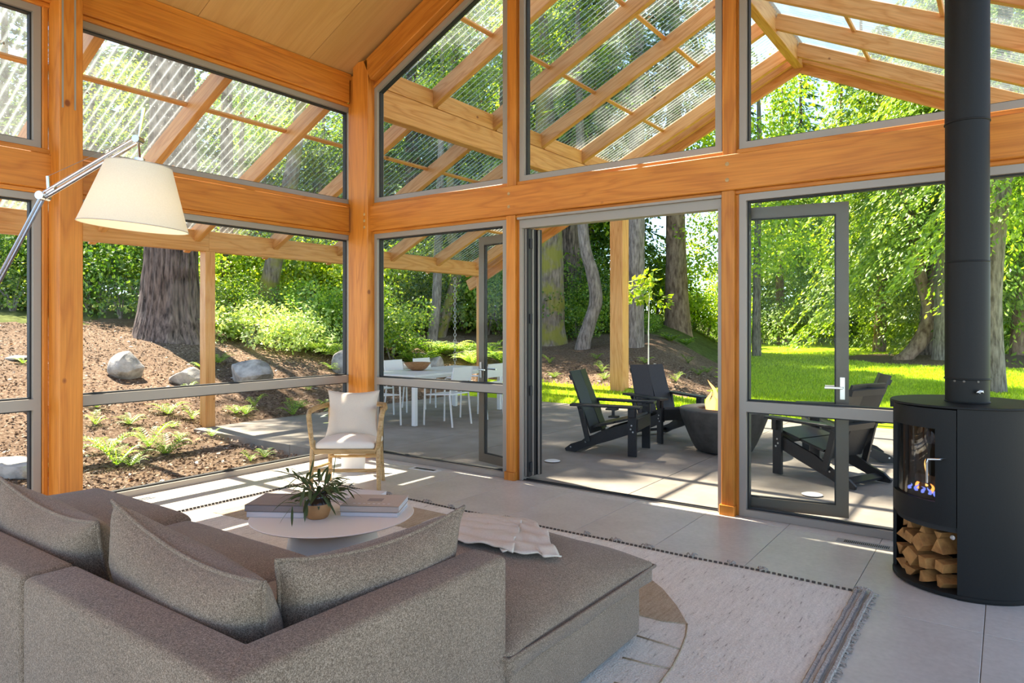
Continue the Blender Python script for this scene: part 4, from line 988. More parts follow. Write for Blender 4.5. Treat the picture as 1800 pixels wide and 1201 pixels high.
o = draped([(3.83, -2.93), (4.30, -2.91), (4.02, -2.44), (3.54, -2.50)], 44, 34, 3, .013).build('cloth', M['throw'], th, True)
o2 = draped([(3.72, -2.40), (4.02, -2.38), (4.47, -2.80), (4.26, -2.93)], 34, 24, 8, .022).build('folded_edge', M['throw'], th, True)
for q in (o, o2):
    md = q.modifiers.new('thick', 'SOLIDIFY'); md.thickness = .006; md.offset = 1
fr = MB()
for k in range(16):
    t = k / 15; p = Vector((3.70 - .13 * t, -2.80 + .30 * t, 0)); z = ott_top(p.x, p.y) + .03
    fr.tube([(p.x, p.y, z), (p.x - .03, p.y + random.uniform(-.01, .01), z - .005), (p.x - .06, p.y + random.uniform(-.02, .02), z - .018)], .003, 4)
fr.build('fringe', M['throw'], th)

# ------------------------------------------------------------------ rug
RX0, RX1, RY0, RY1 = .80, 5.36, -4.3, -1.13
rug = empty('area_rug', (0, 0, 0)); tag(rug, 'cream hand-knotted wool rug with tan motif and tasselled edge', 'rug')
b = MB(); nx, ny = 96, 66
for j in range(ny + 1):
    for i in range(nx + 1):
        x = RX0 + (RX1 - RX0) * i / nx; y = RY0 + (RY1 - RY0) * j / ny
        edge = j in (0, ny) or i in (0, nx)
        b.v.append((x + (.008 * mnoise.noise((x * 3, y * 3, 0))), y + .012 * mnoise.noise((x * 2.2, y, 4)), .003 if edge else .010 + .003 * mnoise.noise((x * 25, y * 9, 1))))
for j in range(ny):
    for i in range(nx): a = j * (nx + 1) + i; b.f.append((a, a + 1, a + nx + 2, a + nx + 1))
b.build('pile', M['rug'], rug, True)
def patch(name, pts, m, z=.0145):
    b = MB(); n = len(pts); b.v = [(x, y, z) for x, y in pts] + [(x, y, .006) for x, y in pts]; b.f = [tuple(range(n))] + [(i, n + i, n + (i + 1) % n, (i + 1) % n) for i in range(n)]
    me = b.mesh(name, m); fix_normals(me); return link(name, me, rug)
patch('tan_shape', [(4.200, -2.200), (4.200, -1.350), (4.231, -1.542), (4.451, -1.725), (4.602, -1.896), (4.725, -2.070), (4.617, -2.109), (4.482, -2.109)], M['rugtan'])
patch('tan_shape', [(1.05, -2.3), (1.6, -2.25), (1.7, -1.75), (1.35, -1.6), (1.0, -1.8)], M['rugtan'])
patch('tan_shape', [(2.2, -1.75), (2.9, -1.7), (3.0, -1.3), (2.15, -1.3)], M['rugtan'])
ln = [[(4.723, -2.066), (4.766, -2.191), (4.799, -2.332), (4.828, -2.498), (4.840, -2.653), (4.853, -2.842)], [(4.583, -2.322), (4.696, -2.325), (4.799, -2.332)], [(4.623, -2.548), (4.738, -2.539), (4.831, -2.519)], [(4.689, -2.756), (4.786, -2.750), (4.846, -2.723)]]
for l in ln: MB().tube([(x, y, .0105) for x, y in l], .005, 6).build('tan_line', M['rugtan'], rug, True)
sel = MB(); k = 0
x = RX0
while x < RX1 - .03:
    yo = RY1 + .012 * mnoise.noise((x * 2.2, RY1, 4)) + .003; sel.box((x + .013, yo, .008), (.018, .010, .011)); x += .031
y = RY0
while y < RY1: sel.box((RX0 - .002, y + .013, .009), (.014, .02, .014)); y += .031
sel.build('stitched_edge', M['darkyarn'], rug)
tas = MB(); r_ = random.Random(5)
for x in (1.25, 1.7, 2.15, 2.4, 2.95, 3.1, 3.62, 3.85, 4.08, 4.38, 4.62, 4.8, 5.34):
    for k in range(7): a = r_.uniform(.4, 2.6); L = r_.uniform(.03, .06); tas.tube([(x, RY1, .014), (x + math.cos(a) * L * .6, RY1 + math.sin(a) * L * .6, .026), (x + math.cos(a) * L, RY1 + math.sin(a) * L, .010)], .004, 4)
tag(tas.build('tassels', M['yarn'], rug), kind='stuff')
fg = MB()
for x, rr in ((RX1 - .05, .010), (RX1 - .015, .012), (RX1 + .022, .011)): fg.tube([(x + .006 * mnoise.noise((k * .9, x * 9, 0)), RY0 + (RY1 - RY0) * k / 60, .013) for k in range(61)], rr, 6)
for k in range(420):
    y = r_.uniform(RY0, RY1); a = r_.uniform(-.9, .9); L = r_.uniform(.015, .04); fg.tube([(RX1 + .02, y, .012), (RX1 + .02 + math.cos(a) * L, y + math.sin(a) * L, .006)], .004, 4)
tag(fg.build('fringe', M['yarn'], rug), 'shaggy taupe yarn fringe')

# ------------------------------------------------------------------ coffee table, books, plant
TC = Vector((2.87, -2.66, 0)); TH = .38
ct = empty('coffee_table', TC); tag(ct, 'round white coffee table on a flared drum base', 'table')
MB().lathe([(0, TH - .012), (.425, TH - .012), (.447, TH - .008), (.452, TH - .003), (.449, TH), (0, TH)], 96).build('tabletop', M['warmwhite'], ct, True, 35)
MB().lathe([(.30, .014), (.30, .03), (.262, .15), (.238, .28), (.232, TH - .013)], 64).build('pedestal', M['warmwhite'], ct, True, 35)
def book(loc, rz, d, cover, label, group=None, extra=None):
    "hardcover: two boards, spine and page block; d = (length, width, thickness)"
    o = empty('book', loc, rz); tag(o, label, 'book', group); L, W_, T = d
    b = MB(); b.box((0, 0, .0015), (L, W_, .003)); b.box((0, 0, T - .0015), (L, W_, .003)); b.box((0, -W_ / 2 + .0015, T / 2), (L, .003, T)); b.build('cover', cover, o)
    MB().box((0, .002, T / 2), (L - .008, W_ - .008, T - .0062)).build('pages', M['paper'], o)
    if extra: extra(o, L, W_, T)
    return o
def lp(px, py, z):  # place on a horizontal plane
    t = (z - CAM.z) / ((569.9 - py) / FPX); return out(px, t)
bx_, by_ = 2.52, -2.78
BK = 'coffee table books'
def lines(o, L, W_, T):
    b = MB()
    for k in range(9): b.box((-.11 + .012 * k, .055, T + .0004), (.006, .006, .0008))
    b.build('title_print', M['cover_beige'], o)
def picture(o, L, W_, T):
    MB().box((.0, .01, T + .0005), (.085, .062, .001)).build('cover_picture', M['cover_taupe'], o)
    b = MB()
    for k in range(8): b.box((-.10 + .028 * k, -.075, T + .0004), (.014, .008, .0008))
    b.build('title_print', M['cover_white'], o)
book((2.62, -2.80, TH), R(32), (.33, .26, .032), M['cover_white'], 'white book under the taupe book on the coffee table', BK)
book((2.615, -2.80, TH + .0325), R(31), (.34, .27, .036), M['cover_taupe'], 'thick taupe hardcover lying on the left stack', BK, lines)
book((3.03, -2.49, TH), R(30), (.32, .25, .026), M['cover_white'], 'pale grey book at the bottom of the right stack', BK)
book((3.03, -2.49, TH + .0265), R(32), (.33, .26, .034), M['cover_beige'], 'beige hardcover with small cover picture on the right stack', BK, picture)
book((2.74, -2.36, TH), R(20), (.28, .22, .03), M['cover_white'], 'white book behind the plant, near the armchair', BK)
POT = Vector((2.87, -2.77, TH)); pt = empty('potted_plant', POT); tag(pt, 'arching narrow-leaved plant in two-tone brown pot on coffee table', 'plant')
MB().lathe([(0, 0), (.05, 0), (.058, .006), (.073, .045), (.074, .07), (.071, .082)], 32).build('pot', M['pot'], pt, True, 50)
MB().lathe([(.0711, .081), (.066, .098), (.052, .112), (.049, .128), (.054, .137), (.048, .136), (.044, .118), (.0, .112)], 32).build('glazed_neck', M['glaze'], pt, True, 50)
rp = random.Random(21); st = MB(); lv = MB()
def ribbon(b, p, d, L, W_, bend, roll):
    s0 = d.cross(Vector((0, 0, 1))); s0 = s0.normalized() if s0.length > .05 else Vector((1, 0, 0)); n = 7; prev = None; q = Vector(p); dd = d.copy()
    s0 = (s0 * math.cos(roll) + d.cross(s0) * math.sin(roll)).normalized()
    for i in range(n + 1):
        u = i / n; wd = W_ * math.sin(math.pi * (u * .92 + .05)) ** .8 * (1 if u < .97 else .1); c = [len(b.v), len(b.v) + 1, len(b.v) + 2]; up = s0.cross(dd)
        b.v += [tuple(q - s0 * wd), tuple(q - up * wd * .18), tuple(q + s0 * wd)]
        if prev: b.f += [(prev[0], prev[1], c[1], c[0]), (prev[1], prev[2], c[2], c[1])]
        prev = c; q = q + dd * (L / n); dd = (dd + Vector((0, 0, -bend / n))).normalized()
for k in range(17):
    a = 6.283 * k / 17 + rp.uniform(-.25, .25); el = rp.uniform(.15, 1.15); L = rp.uniform(.11, .22); p = Vector((0, 0, .11)); path = [p.copy()]; d = Vector((math.cos(a) * math.cos(el), math.sin(a) * math.cos(el), math.sin(el)))
    for i in range(6): p = p + d * (L / 6); d = (d + Vector((0, 0, -.09))).normalized(); path.append(p.copy())
    st.tube(path, [.0022] * 4 + [.0015] * 3, 5)
    for i in range(1, 7):
        for m_ in range(1 if i % 3 else 2):
            dv = (d + rv(rp) * .8 + Vector((0, 0, .05))).normalized(); ribbon(lv, path[i], dv, rp.uniform(.07, .15), rp.uniform(.006, .011), rp.uniform(.3, 1.2), rp.uniform(-.6, .6))
st.build('stems', M['bark_red'], pt); tag(lv.build('leaves', M['leaf_olive'], pt, True), kind='stuff')

# ------------------------------------------------------------------ oak armchair, pillow, planter behind
ax_, ay_ = out(617, 6.17); AC = empty('armchair', (ax_, ay_, 0), YAW); tag(AC, 'oak framed armchair with white seat in the room corner', 'chair')
def bow(pts, r0, n=10, ell=1.0, name='frame', m=None): return MB().tube(pts, r0, n, True, ell).build(name, m or M['oak'], AC, True, 60)
for s in (-1, 1):
    fx, fy, rx, ry = s * .285, -.21, s * .225, .17
    bow([(fx * 1.03, fy - .02, 0), (fx, fy, .36), (fx * 1.0, fy + .03, .44)], [.018, .021, .019], name='leg')
    bow([(rx * 1.10, ry + .05, 0), (rx * 1.02, ry + .01, .36), (rx * 1.06, ry + .04, .68)], [.017, .021, .018], name='leg')
    bow([(s * .262, fy + .0, .355), (s * .285, fy - .01, .40), (s * .315, fy - .005, .66), (s * .318, fy + .03, .690), (s * .31, fy + .2, .70), (s * .262, ry + .04, .705)], [.016, .019, .022, .021, .02, .02], 8, 1.2, 'arm')
    bow([(fx * .99, fy, .20), (rx * 1.04, ry + .02, .17)], .013, 8, name='stretcher')
bow([(-.262, .21, .705), (-.15, .285, .705), (0, .305, .705), (.15, .285, .705), (.262, .21, .705)], .02, 8, 1.2, 'back_rail')
MB().box((0, -.215, .35), (.53, .03, .042), ch=.006).build('seat_rail', M['oak'], AC); MB().box((0, .18, .345), (.45, .03, .04), ch=.006).build('seat_rail', M['oak'], AC)
for s in (-1, 1): MB().box((s * .245, -.02, .345), (.39, .026, .04), (0, 0, R(90 + s * 5)), ch=.005).build('seat_rail', M['oak'], AC)
bow([(-.28, -.212, .185), (.28, -.212, .185)], .0155, 8, name='stretcher'); bow([(-.235, .185, .235), (.235, .185, .235)], .0145, 8, name='stretcher')
def spuff(x, y, z):
    e = max(0, (1 - (2 * x / .53) ** 2) * (1 - (2 * y / .46) ** 2)); return (x, y, z + (.055 * e if z > 0 else 0))
rbox((.51, .42, .055), .022, 3, 8, spuff).build('seat_cushion', M['seatlinen'], AC, True, None, (0, -.02, .398))
pw = cushion('throw_pillow', .47, .43, .17, (0, 0, 0), (0, 0, 0), M['linen'], 'plump oatmeal linen pillow leaning in the oak armchair', 'pillow', pipe=.003, seed=4, pinch=.12)
pw.matrix_world = Matrix.Translation((ax_, ay_, 0)) @ Matrix.Rotation(YAW, 4, 'Z') @ Matrix.Translation((-.005, .085, .635)) @ Matrix.Rotation(R(-14), 4, 'X')
qx, qy = out(621, 6.86); PL = empty('planter', (qx, qy, 0)); tag(PL, 'white cylindrical planter with grey-green leaves behind the armchair', 'plant')
MB().lathe([(0, 0), (.10, 0), (.112, .01), (.128, .30), (.12, .30), (.112, .27), (0, .27)], 40).build('pot', M['warmwhite'], PL, True, 40)
lv = MB(); stm = MB(); rp = random.Random(4)
rdir = Vector((math.cos(YAW), math.sin(YAW), 0))
for k, (hz, sx, L) in enumerate(((.33, -1, .15), (.45, -1, .17), (.55, -1, .18), (.63, -1, .16), (.40, .3, .14), (.5, .5, .15), (.6, .2, .15), (.52, -.2, .15))):
    p = Vector((0, 0, .26)); e = Vector((0, 0, hz)) + rdir * (sx * .12); stm.tube([p, (p + e) / 2 + Vector((0, 0, .03)), e], .004, 5)
    ribbon(lv, e, (rdir * sx + Vector((rp.uniform(-.3, .3), rp.uniform(-.3, .3), rp.uniform(-.2, .4)))).normalized(), L * 1.15, .042, .5, rp.uniform(-.4, .4))
stm.build('stems', M['bark'], PL); lv.build('leaves', M['leaf_grey'], PL, True)

# ------------------------------------------------------------------ floor vents
def vent(loc, rz, L, W_, n, label, m):
    o = empty('floor_vent', loc, rz); tag(o, label, 'vent'); MB().box((0, 0, .0005), (L, W_, .005)).build('plate', m, o)
    b = MB()
    for k in range(n): b.box((-L * .36 + L * .72 * k / (n - 1), 0, .0035), (L * .72 / n * .5, W_ * .5, .003))
    b.build('slots', M['gasket'], o); return o
vent((5.22, -.215, .0025), R(1), .36, .10, 24, 'slotted grey floor vent beside the black stove', M['ventgrey']); vent((1.26, -.17, .0025), R(3), .34, .10, 20, 'pale floor vent near the dining window', M['white'])
vent((.16, -2.42, .0025), R(88), .24, .06, 14, 'small grey floor vent along the left window wall', M['ventgrey'])

# ------------------------------------------------------------------ floor lamp
def at3(px, py, D): x, y = out(px, D); return Vector((x, y, CAM.z + (569.9 - py) / FPX * D))
LA = empty('floor_lamp', (1.75, -4.62, 0)); tag(LA, 'cantilever floor lamp with cream drum shade hanging over sofa', 'lamp'); L0 = Vector((1.75, -4.62, 0))
def lpart(mb, name, m, **k): 
    mb.v = [tuple(Vector(v) - L0) for v in mb.v]; return mb.build(name, m, LA, True, 45, **k)
J = at3(76, 345, 3.0); T = at3(243, 246, 2.92); Bp = L0 + Vector((0, 0, .03))
lpart(MB().lathe([(0, 0), (.16, 0), (.165, .008), (.16, .02), (.03, .026), (.018, .06), (0, .06)], 40, L0), 'base', M['chrome'])
dlo = (J - Bp).normalized(); sdv = dlo.cross(Vector((0, 0, 1))).normalized()
lo = MB(); 
for s in (-1, 1): lo.tube([Bp + sdv * .012 * s, J + sdv * .012 * s], .0065, 8)
lpart(lo, 'lower_arm', M['chrome']); dup = (T - J).normalized(); sdu = dup.cross(Vector((0, 0, 1))).normalized(); upv = sdu.cross(dup)
hi = MB(); hi.tube([J + upv * .012, T + upv * .012], .0085, 10); hi.tube([J - upv * .010, T - upv * .010], .0085, 10); lpart(hi, 'upper_arm', M['chrome'])
jt = MB(); jt.tube([J - sdv * .03, J + sdv * .03], .018, 14); jt.tube([J + dup * -.02, J + dup * .07], .013, 10); jt.tube([J + Vector((0, 0, .01)) + dup * .03, J + Vector((0, 0, .075)) + dup * .025], .007, 8); lpart(jt, 'joint', M['chrome']); jt = MB(); jt.tube([T - sdv * .025, T + sdv * .025], .015, 14); jt.tube([T, T + dup * .03 + Vector((0, 0, .12))], [.004, .009], 8)
lpart(jt, 'joint', M['chrome']); lpart(MB().tube([J + Vector((0, 0, .075)) + dup * .025, T + Vector((0, 0, .02))], .0012, 5), 'tension_cable', M['steel'])
SC = at3(240, 345, 2.86); axs = (T + Vector((0, 0, -.0)) - SC); axs = Vector((-.02, .0, 1)).normalized()
rdx = Vector((math.cos(YAW), math.sin(YAW), 0)); axs = (Vector((0, 0, 1)) + rdx * .085).normalized()
sh_ = MB(); prof = [(.206, -.128), (.124, .128), (.122, .128), (.204, -.128)]
sh_.lathe(prof, 72, (0, 0, 0), True); rotm = Vector((0, 0, 1)).rotation_difference(axs).to_matrix()
sh_.v = [tuple(rotm @ Vector(v) + SC) for v in sh_.v]; lpart(sh_, 'lamp_shade', M['shade'])
for rr, zz in ((.206, -.128), (.124, .128)):
    rm = MB(); rm.tube([rotm @ Vector((math.cos(a) * rr, math.sin(a) * rr, zz)) + SC for a in [6.2832 * k / 48 for k in range(49)]], .0022, 5, False); lpart(rm, 'shade_rim', M['cover_beige'])
hd = MB(); tp = SC + axs * .128; hd.tube([tp + axs * -.10, tp + axs * .03], .020, 14); hd.tube([tp + axs * .03, T], .005, 8)
for k in range(3): a = k * 2.094; hd.tube([tp - axs * .004, tp - axs * .004 + rotm @ Vector((math.cos(a) * .123, math.sin(a) * .123, 0))], .0025, 5)
lpart(hd, 'lamp_holder', M['steel'])
bl = MB().lathe([(0, -.07), (.02, -.065), (.032, -.04), (.03, -.015), (.016, .02), (.014, .03), (0, .03)], 20); bl.v = [tuple(rotm @ Vector(v) + SC + axs * .02) for v in bl.v]; lpart(bl, 'bulb', M['white'])
pl_ = bpy.data.lights.new('lamp_light', 'POINT'); pl_.energy = 2.2; pl_.color = (1, .78, .5); pl_.shadow_soft_size = .03; plo = bpy.data.objects.new('lamp_light', pl_); col.objects.link(plo); plo.parent = LA; plo.location = SC - L0 - axs * .06

# ------------------------------------------------------------------ wood stove
SX, SY, SR, ST_ = 5.775, -.585, .355, 1.015
sv = empty('wood_stove', (SX, SY, 0)); tag(sv, 'round black steel stove with curved glass door and log niche', 'stove')
def arcp(a0, a1, r, n): return [(r * math.cos(R(a0 + (a1 - a0) * k / n)), r * math.sin(R(a0 + (a1 - a0) * k / n))) for k in range(n + 1)]
def shell(a0, a1, r, t, z0, z1, n=24):
    o = arcp(a0, a1, r, n); i = arcp(a0, a1, r - t, n)[::-1]; return o + i
def sprism(name, poly, z0, z1, m, parent=sv, ang=25): 
    b = MB().prism(poly, z0, z1); me = b.mesh(name, m, True, ang); fix_normals(me); me.set_sharp_from_angle(angle=R(ang)); return link(name, me, parent)
FA, FB = -176, -93      # front sector
sprism('side_panel', shell(FB, 184 - .5, SR, .018, 0, 1, 60), 0.0, ST_ - .012, M['stove'])
MB().lathe([(0, 0), (SR + .012, 0), (SR + .014, .004), (SR + .014, .008), (SR + .012, .012), (0, .012)], 72).build('top_plate', M['stove'], sv, True, 30, (0, 0, ST_ - .012))
MB().lathe([(0, .004), (SR - .002, .004), (SR + .003, .01), (SR + .003, .026), (SR - .004, .03), (0, .03)], 72).build('base_plate', M['stove'], sv, True, 30)
sprism('firebox_floor', arcp(0, 360, SR - .02, 40)[:-1], .345, .372, M['stove_in'])
# door with curved window opening
ZA, ZB = .375, ST_ - .02
WA, WB, WZ0, WZ1 = -170, -110, .495, .888
dr = empty('door_assembly', (0, 0, 0), 0, sv)
def dpanel(a0, a1, z0, z1, name='door'): return sprism(name, shell(a0, a1, SR - .004, .03, 0, 0, 14), z0, z1, M['stove'], sv)
dd_ = MB()
for (a0, a1, z0, z1) in ((FA, FB - .7, ZA, WZ0), (FA, FB - .7, WZ1, ZB), (WB, FB - .7, WZ0, WZ1), (FA, WA, WZ0, WZ1)): dd_.prism(shell(a0, a1, SR - .004, .03, 0, 0, 14), z0, z1)
me = dd_.mesh('door', M['stove'], True); fix_normals(me); me.set_sharp_from_angle(angle=R(25)); dob = link('door', me, sv)
col.objects.unlink(dr); bpy.data.objects.remove(dr)
sprism('door_glass', shell(WA, WB, SR - .022, .005, 0, 0, 14), WZ0, WZ1, M['stoveglass'], dob)
a = R(-110); hx, hy = math.cos(a) * (SR + .03), math.sin(a) * (SR + .03); ix, iy = math.cos(a) * (SR - .01), math.sin(a) * (SR - .01); a2 = R(-117)
MB().tube([(math.cos(R(-103)) * (SR - .005), math.sin(R(-103)) * (SR - .005), .735), (math.cos(R(-104)) * (SR + .035), math.sin(R(-104)) * (SR + .035), .735), (math.cos(R(-112)) * (SR + .04), math.sin(R(-112)) * (SR + .04), .728), (math.cos(R(-113)) * (SR + .04), math.sin(R(-113)) * (SR + .04), .70), (math.cos(R(-113)) * (SR + .04), math.sin(R(-113)) * (SR + .04), .60)], .0065, 10).build('door_handle', M['chrome'], dob, True, 60)
MB().box((-.36, -.02, .985), (.02, .01, .05)).build('latch', M['stove'], sv)
# firebox and niche liners
fb = MB(); fb.prism(arcp(-195, -75, SR - .06, 12)[::-1] , .373, .374); fb.build('grate', M['stove_in'], sv)
bk = MB(); fd = Vector((math.cos(R(-135)), math.sin(R(-135)), 0)); sd3 = Vector((-fd.y, fd.x, 0))
def liner(off, z0, z1, name, half=.27):
    c = fd * off; b = MB(); b.add([tuple(c + sd3 * -half + Vector((0, 0, z0))), tuple(c + sd3 * half + Vector((0, 0, z0))), tuple(c + sd3 * half + Vector((0, 0, z1))), tuple(c + sd3 * -half + Vector((0, 0, z1)))], [(0, 1, 2, 3)])
    b.add([tuple(c - fd * .01 + sd3 * -half + Vector((0, 0, z0))), tuple(c - fd * .01 + sd3 * half + Vector((0, 0, z0))), tuple(c - fd * .01 + sd3 * half + Vector((0, 0, z1))), tuple(c - fd * .01 + sd3 * -half + Vector((0, 0, z1)))], [(3, 2, 1, 0)]); b.build(name, M['stove_in'], sv)
liner(-.05, .374, ST_ - .02, 'firebox_back'); liner(-.12, .03, .345, 'niche_back', .28)
MB().lathe([(0, .006), (.012, .005), (.013, 0)], 14).build('screw', M['chrome'], sv, True, 40, (math.cos(R(-97)) * (SR - .03), math.sin(R(-97)) * (SR - .03), .318), (R(90), 0, R(-10)))
rs = random.Random(9)
for k in range(5):
    c = fd * rs.uniform(.10, .19) + sd3 * rs.uniform(-.07, .1) + Vector((0, 0, .47 + .03 * k)); d = (sd3 + rv(rs) * .5).normalized() * .11
    MB().tube([c - d, c, c + d], [.024, .03, .022], 8).build('gas_log', M['ember'], sv, True)
def flame(p, hgt, r0, m, parent, seed, name='flame'):
    rr = random.Random(seed); n = 9; pts = []; rad = []
    for i in range(n + 1):
        u = i / n; q1, q2 = (seed * 1.7) % 6, (seed * 2.9) % 6; pts.append((p[0] + 1.1 * r0 * u * math.sin(q1 + u * 6), p[1] + 1.1 * r0 * u * math.sin(q2 + u * 5), p[2] + hgt * u)); rad.append(r0 * (math.sin(math.pi * min(1, .25 + u * .75)) ** .8 * (1 - u * .55) + .01))
    return MB().tube(pts, rad, 8).build(name, m, parent, True)
for k, (s, hgt, m) in enumerate(((-.02, .16, 'flame_w'), (.06, .13, 'flame_w'), (-.09, .07, 'flame'), (.02, .06, 'flame'), (.11, .06, 'flame'), (-.05, .05, 'flame_b'), (.0, .045, 'flame_b'), (.05, .05, 'flame_b'), (.09, .04, 'flame_b'), (-.1, .04, 'flame_b'))):
    c = fd * (.24 if m == 'flame_b' else .2) + sd3 * (s - .03); flame((c.x, c.y, .50 if m != 'flame_w' else .53), hgt * (1 if m != 'flame_b' else .8), .010 if m == 'flame_w' else .012, M[m], sv, k)
# stove pipe
pp = empty('stove_pipe', (SX + .012, SY - .03, ST_)); tag(pp, 'matt black flue pipe rising from the stove to the ceiling', 'pipe')
pz = cz(SX) - ST_ + .04; zj = [.002, .13, .78, 1.56, 2.5, pz]
for k in range(5):
    r = .106 + (.0015 if k % 2 else 0); MB().lathe([(r, zj[k]), (r, zj[k + 1])], 48).build('pipe_section', M['stove'], pp, True, 30)
    MB().lathe([(r + .001, zj[k] - .004), (r + .0035, zj[k] - .002 if k else .002), (r + .0035, zj[k] + .004), (r + .001, zj[k] + .006)], 48).build('joint_ring', M['stove'], pp, True)
dmp = MB(); a = R(-62); ex, ey = math.cos(a), math.sin(a)
hel = [(ex * (.112 + .03) + .0 , ey * (.112 + .03), .05)]
dmp.tube([(ex * .10, ey * .10, .06), (ex * .135, ey * .135, .06)], .006, 8)
dmp.tube([(ex * .135 + .014 * math.cos(t) * -ey, ey * .135 + .014 * math.cos(t) * ex, .06 + .014 * math.sin(t) + (0.02 if t > 4 else 0)) for t in [k * .6 for k in range(11)]], .0055, 7)
dmp.build('coil_damper_handle', M['steel'], pp, True)
for a in (-120, -60, -95): MB().lathe([(0, .004), (.006, .003), (.007, 0)], 10).build('screw', M['rail'], pp, True, 40, (math.cos(R(a)) * .1075, math.sin(R(a)) * .1075, .12), (R(90), 0, R(a + 90)))
# firewood in the niche: each split log is a thing
LG = 'split logs in the stove niche'
spots = [(-.18, .06, .085, 'wedge at lower left of pile'), (-.085, .052, .085, 'front log lying lower left'), (.04, .05, .075, 'bottom centre log'), (.15, .05, .09, 'bottom right log'), (-.16, .145, .085, 'left log in second row'), (-.06, .15, .1, 'wide log in the middle of second row'), (.05, .14, .075, 'dark log in centre of second row'), (.135, .145, .07, 'short log at right of second row'),
         (-.16, .235, .08, 'left log in third row'), (-.075, .24, .075, 'third row log left of centre'), (.02, .235, .09, 'third row log in the centre'), (.12, .24, .085, 'big wedge at right of third row'), (-.17, .305, .07, 'top left log'), (-.08, .305, .06, 'top log left of centre'), (.02, .31, .06, 'top centre log'), (.11, .305, .055, 'small triangular log at top right')]
for i, (u, z, s, lab) in enumerate(spots):
    r = random.Random(i + 40); ph = r.uniform(0, 6.3); n = r.choice([3, 3, 4, 4]); R_ = s * .60; depth = r.uniform(.16, .2); yo = math.sqrt(max(.02, (SR - .035) ** 2 - u * u)) - depth / 2 - .005 - (.03 if i > 11 else .0)
    pts = [(R_ * (1 + r.uniform(-.22, .1)) * math.cos(ph + 6.283 * k / n), R_ * (1 + r.uniform(-.22, .1)) * math.sin(ph + 6.283 * k / n)) for k in range(n)]
    b = MB(); b.v = [(x, y, -depth / 2) for x, y in pts] + [(x * 1.02, y * 1.02, 0) for x, y in pts] + [(x * r.uniform(.94, 1), y * r.uniform(.94, 1), depth / 2) for x, y in pts]
    for L_ in (0, 1): b.f += [(L_ * n + k, L_ * n + (k + 1) % n, L_ * n + n + (k + 1) % n, L_ * n + n + k) for k in range(n)]
    b.f += [tuple(range(n - 1, -1, -1)), tuple(range(2 * n, 3 * n))]
    o = b.build('firewood_log', M['logend']); 
    zr = fd * -1; xr = sd3; yr = Vector((0, 0, 1)); mw = Matrix((xr, yr, xr.cross(yr))).transposed().to_4x4()
    c = Vector((SX, SY, z)) + sd3 * u + fd * yo; mw.translation = c; o.matrix_world = mw @ Matrix.Rotation(r.uniform(-.25, .25), 4, 'Y')
    bv = o.modifiers.new('soft', 'BEVEL'); bv.width = .002; bv.segments = 1
    tag(o, 'split firewood in stove niche, ' + lab, 'firewood', LG)

# ------------------------------------------------------------------ patio: fire pit and lounge chairs
fx_, fy_ = 3.33, 2.60
fp = empty('fire_bowl', (fx_, fy_, 0)); tag(fp, 'dark round concrete gas fire bowl on the patio', 'fire pit')
MB().lathe([(0, .012), (.30, .012), (.315, .02), (.36, .10), (.42, .24), (.47, .37), (.495, .455), (.498, .475), (.49, .487), (.30, .492), (.285, .48), (.285, .44), (0, .44)], 72).build('bowl', M['concrete_dark'], fp, True, 40)
MB().lathe([(0, 0), (.28, 0), (.28, .013), (0, .013)], 40).build('plinth', M['gasket'], fp, True, 40)
dch = (Vector((CAM.x, CAM.y, 0)) - Vector((fx_, fy_, 0))).normalized()
pl = MB().box((0, 0, 0), (.035, .006, .014)).build('maker_plate', M['steel'], fp, False, None, (dch.x * .496, dch.y * .496, .452)); pl.rotation_euler = (0, 0, math.atan2(dch.y, dch.x) + R(90))
lr = MB(); r = random.Random(2)
for k in range(170):
    a, q = r.uniform(0, 6.3), .27 * math.sqrt(r.random()); s = r.uniform(.012, .026); c = Vector((math.cos(a) * q, math.sin(a) * q, .448))
    t = [rv(r) for _ in range(1)]; vs = [c + Vector(v) * s * r.uniform(.7, 1.2) for v in ((1, 0, 0), (-1, 0, 0), (0, 1, 0), (0, -1, 0), (0, 0, 1), (0, 0, -1))]
    lr.add(vs, [(0, 2, 4), (2, 1, 4), (1, 3, 4), (3, 0, 4), (2, 0, 5), (1, 2, 5), (3, 1, 5), (0, 3, 5)])
tag(lr.build('lava_rock', M['lava'], fp), kind='stuff')
for k, (a, b_, hgt, rr) in enumerate(((-.11, -.06, .36, .045), (-.07, -.02, .28, .042), (-.15, -.09, .25, .036), (-.02, .03, .2, .04), (-.09, .03, .2, .036), (.04, .03, .16, .034), (-.13, -.02, .22, .04), (-.05, -.07, .18, .035))): flame((a, b_, .45), hgt, rr, M['flame'] if k % 2 else M['flame_w'], fp, k + 70)

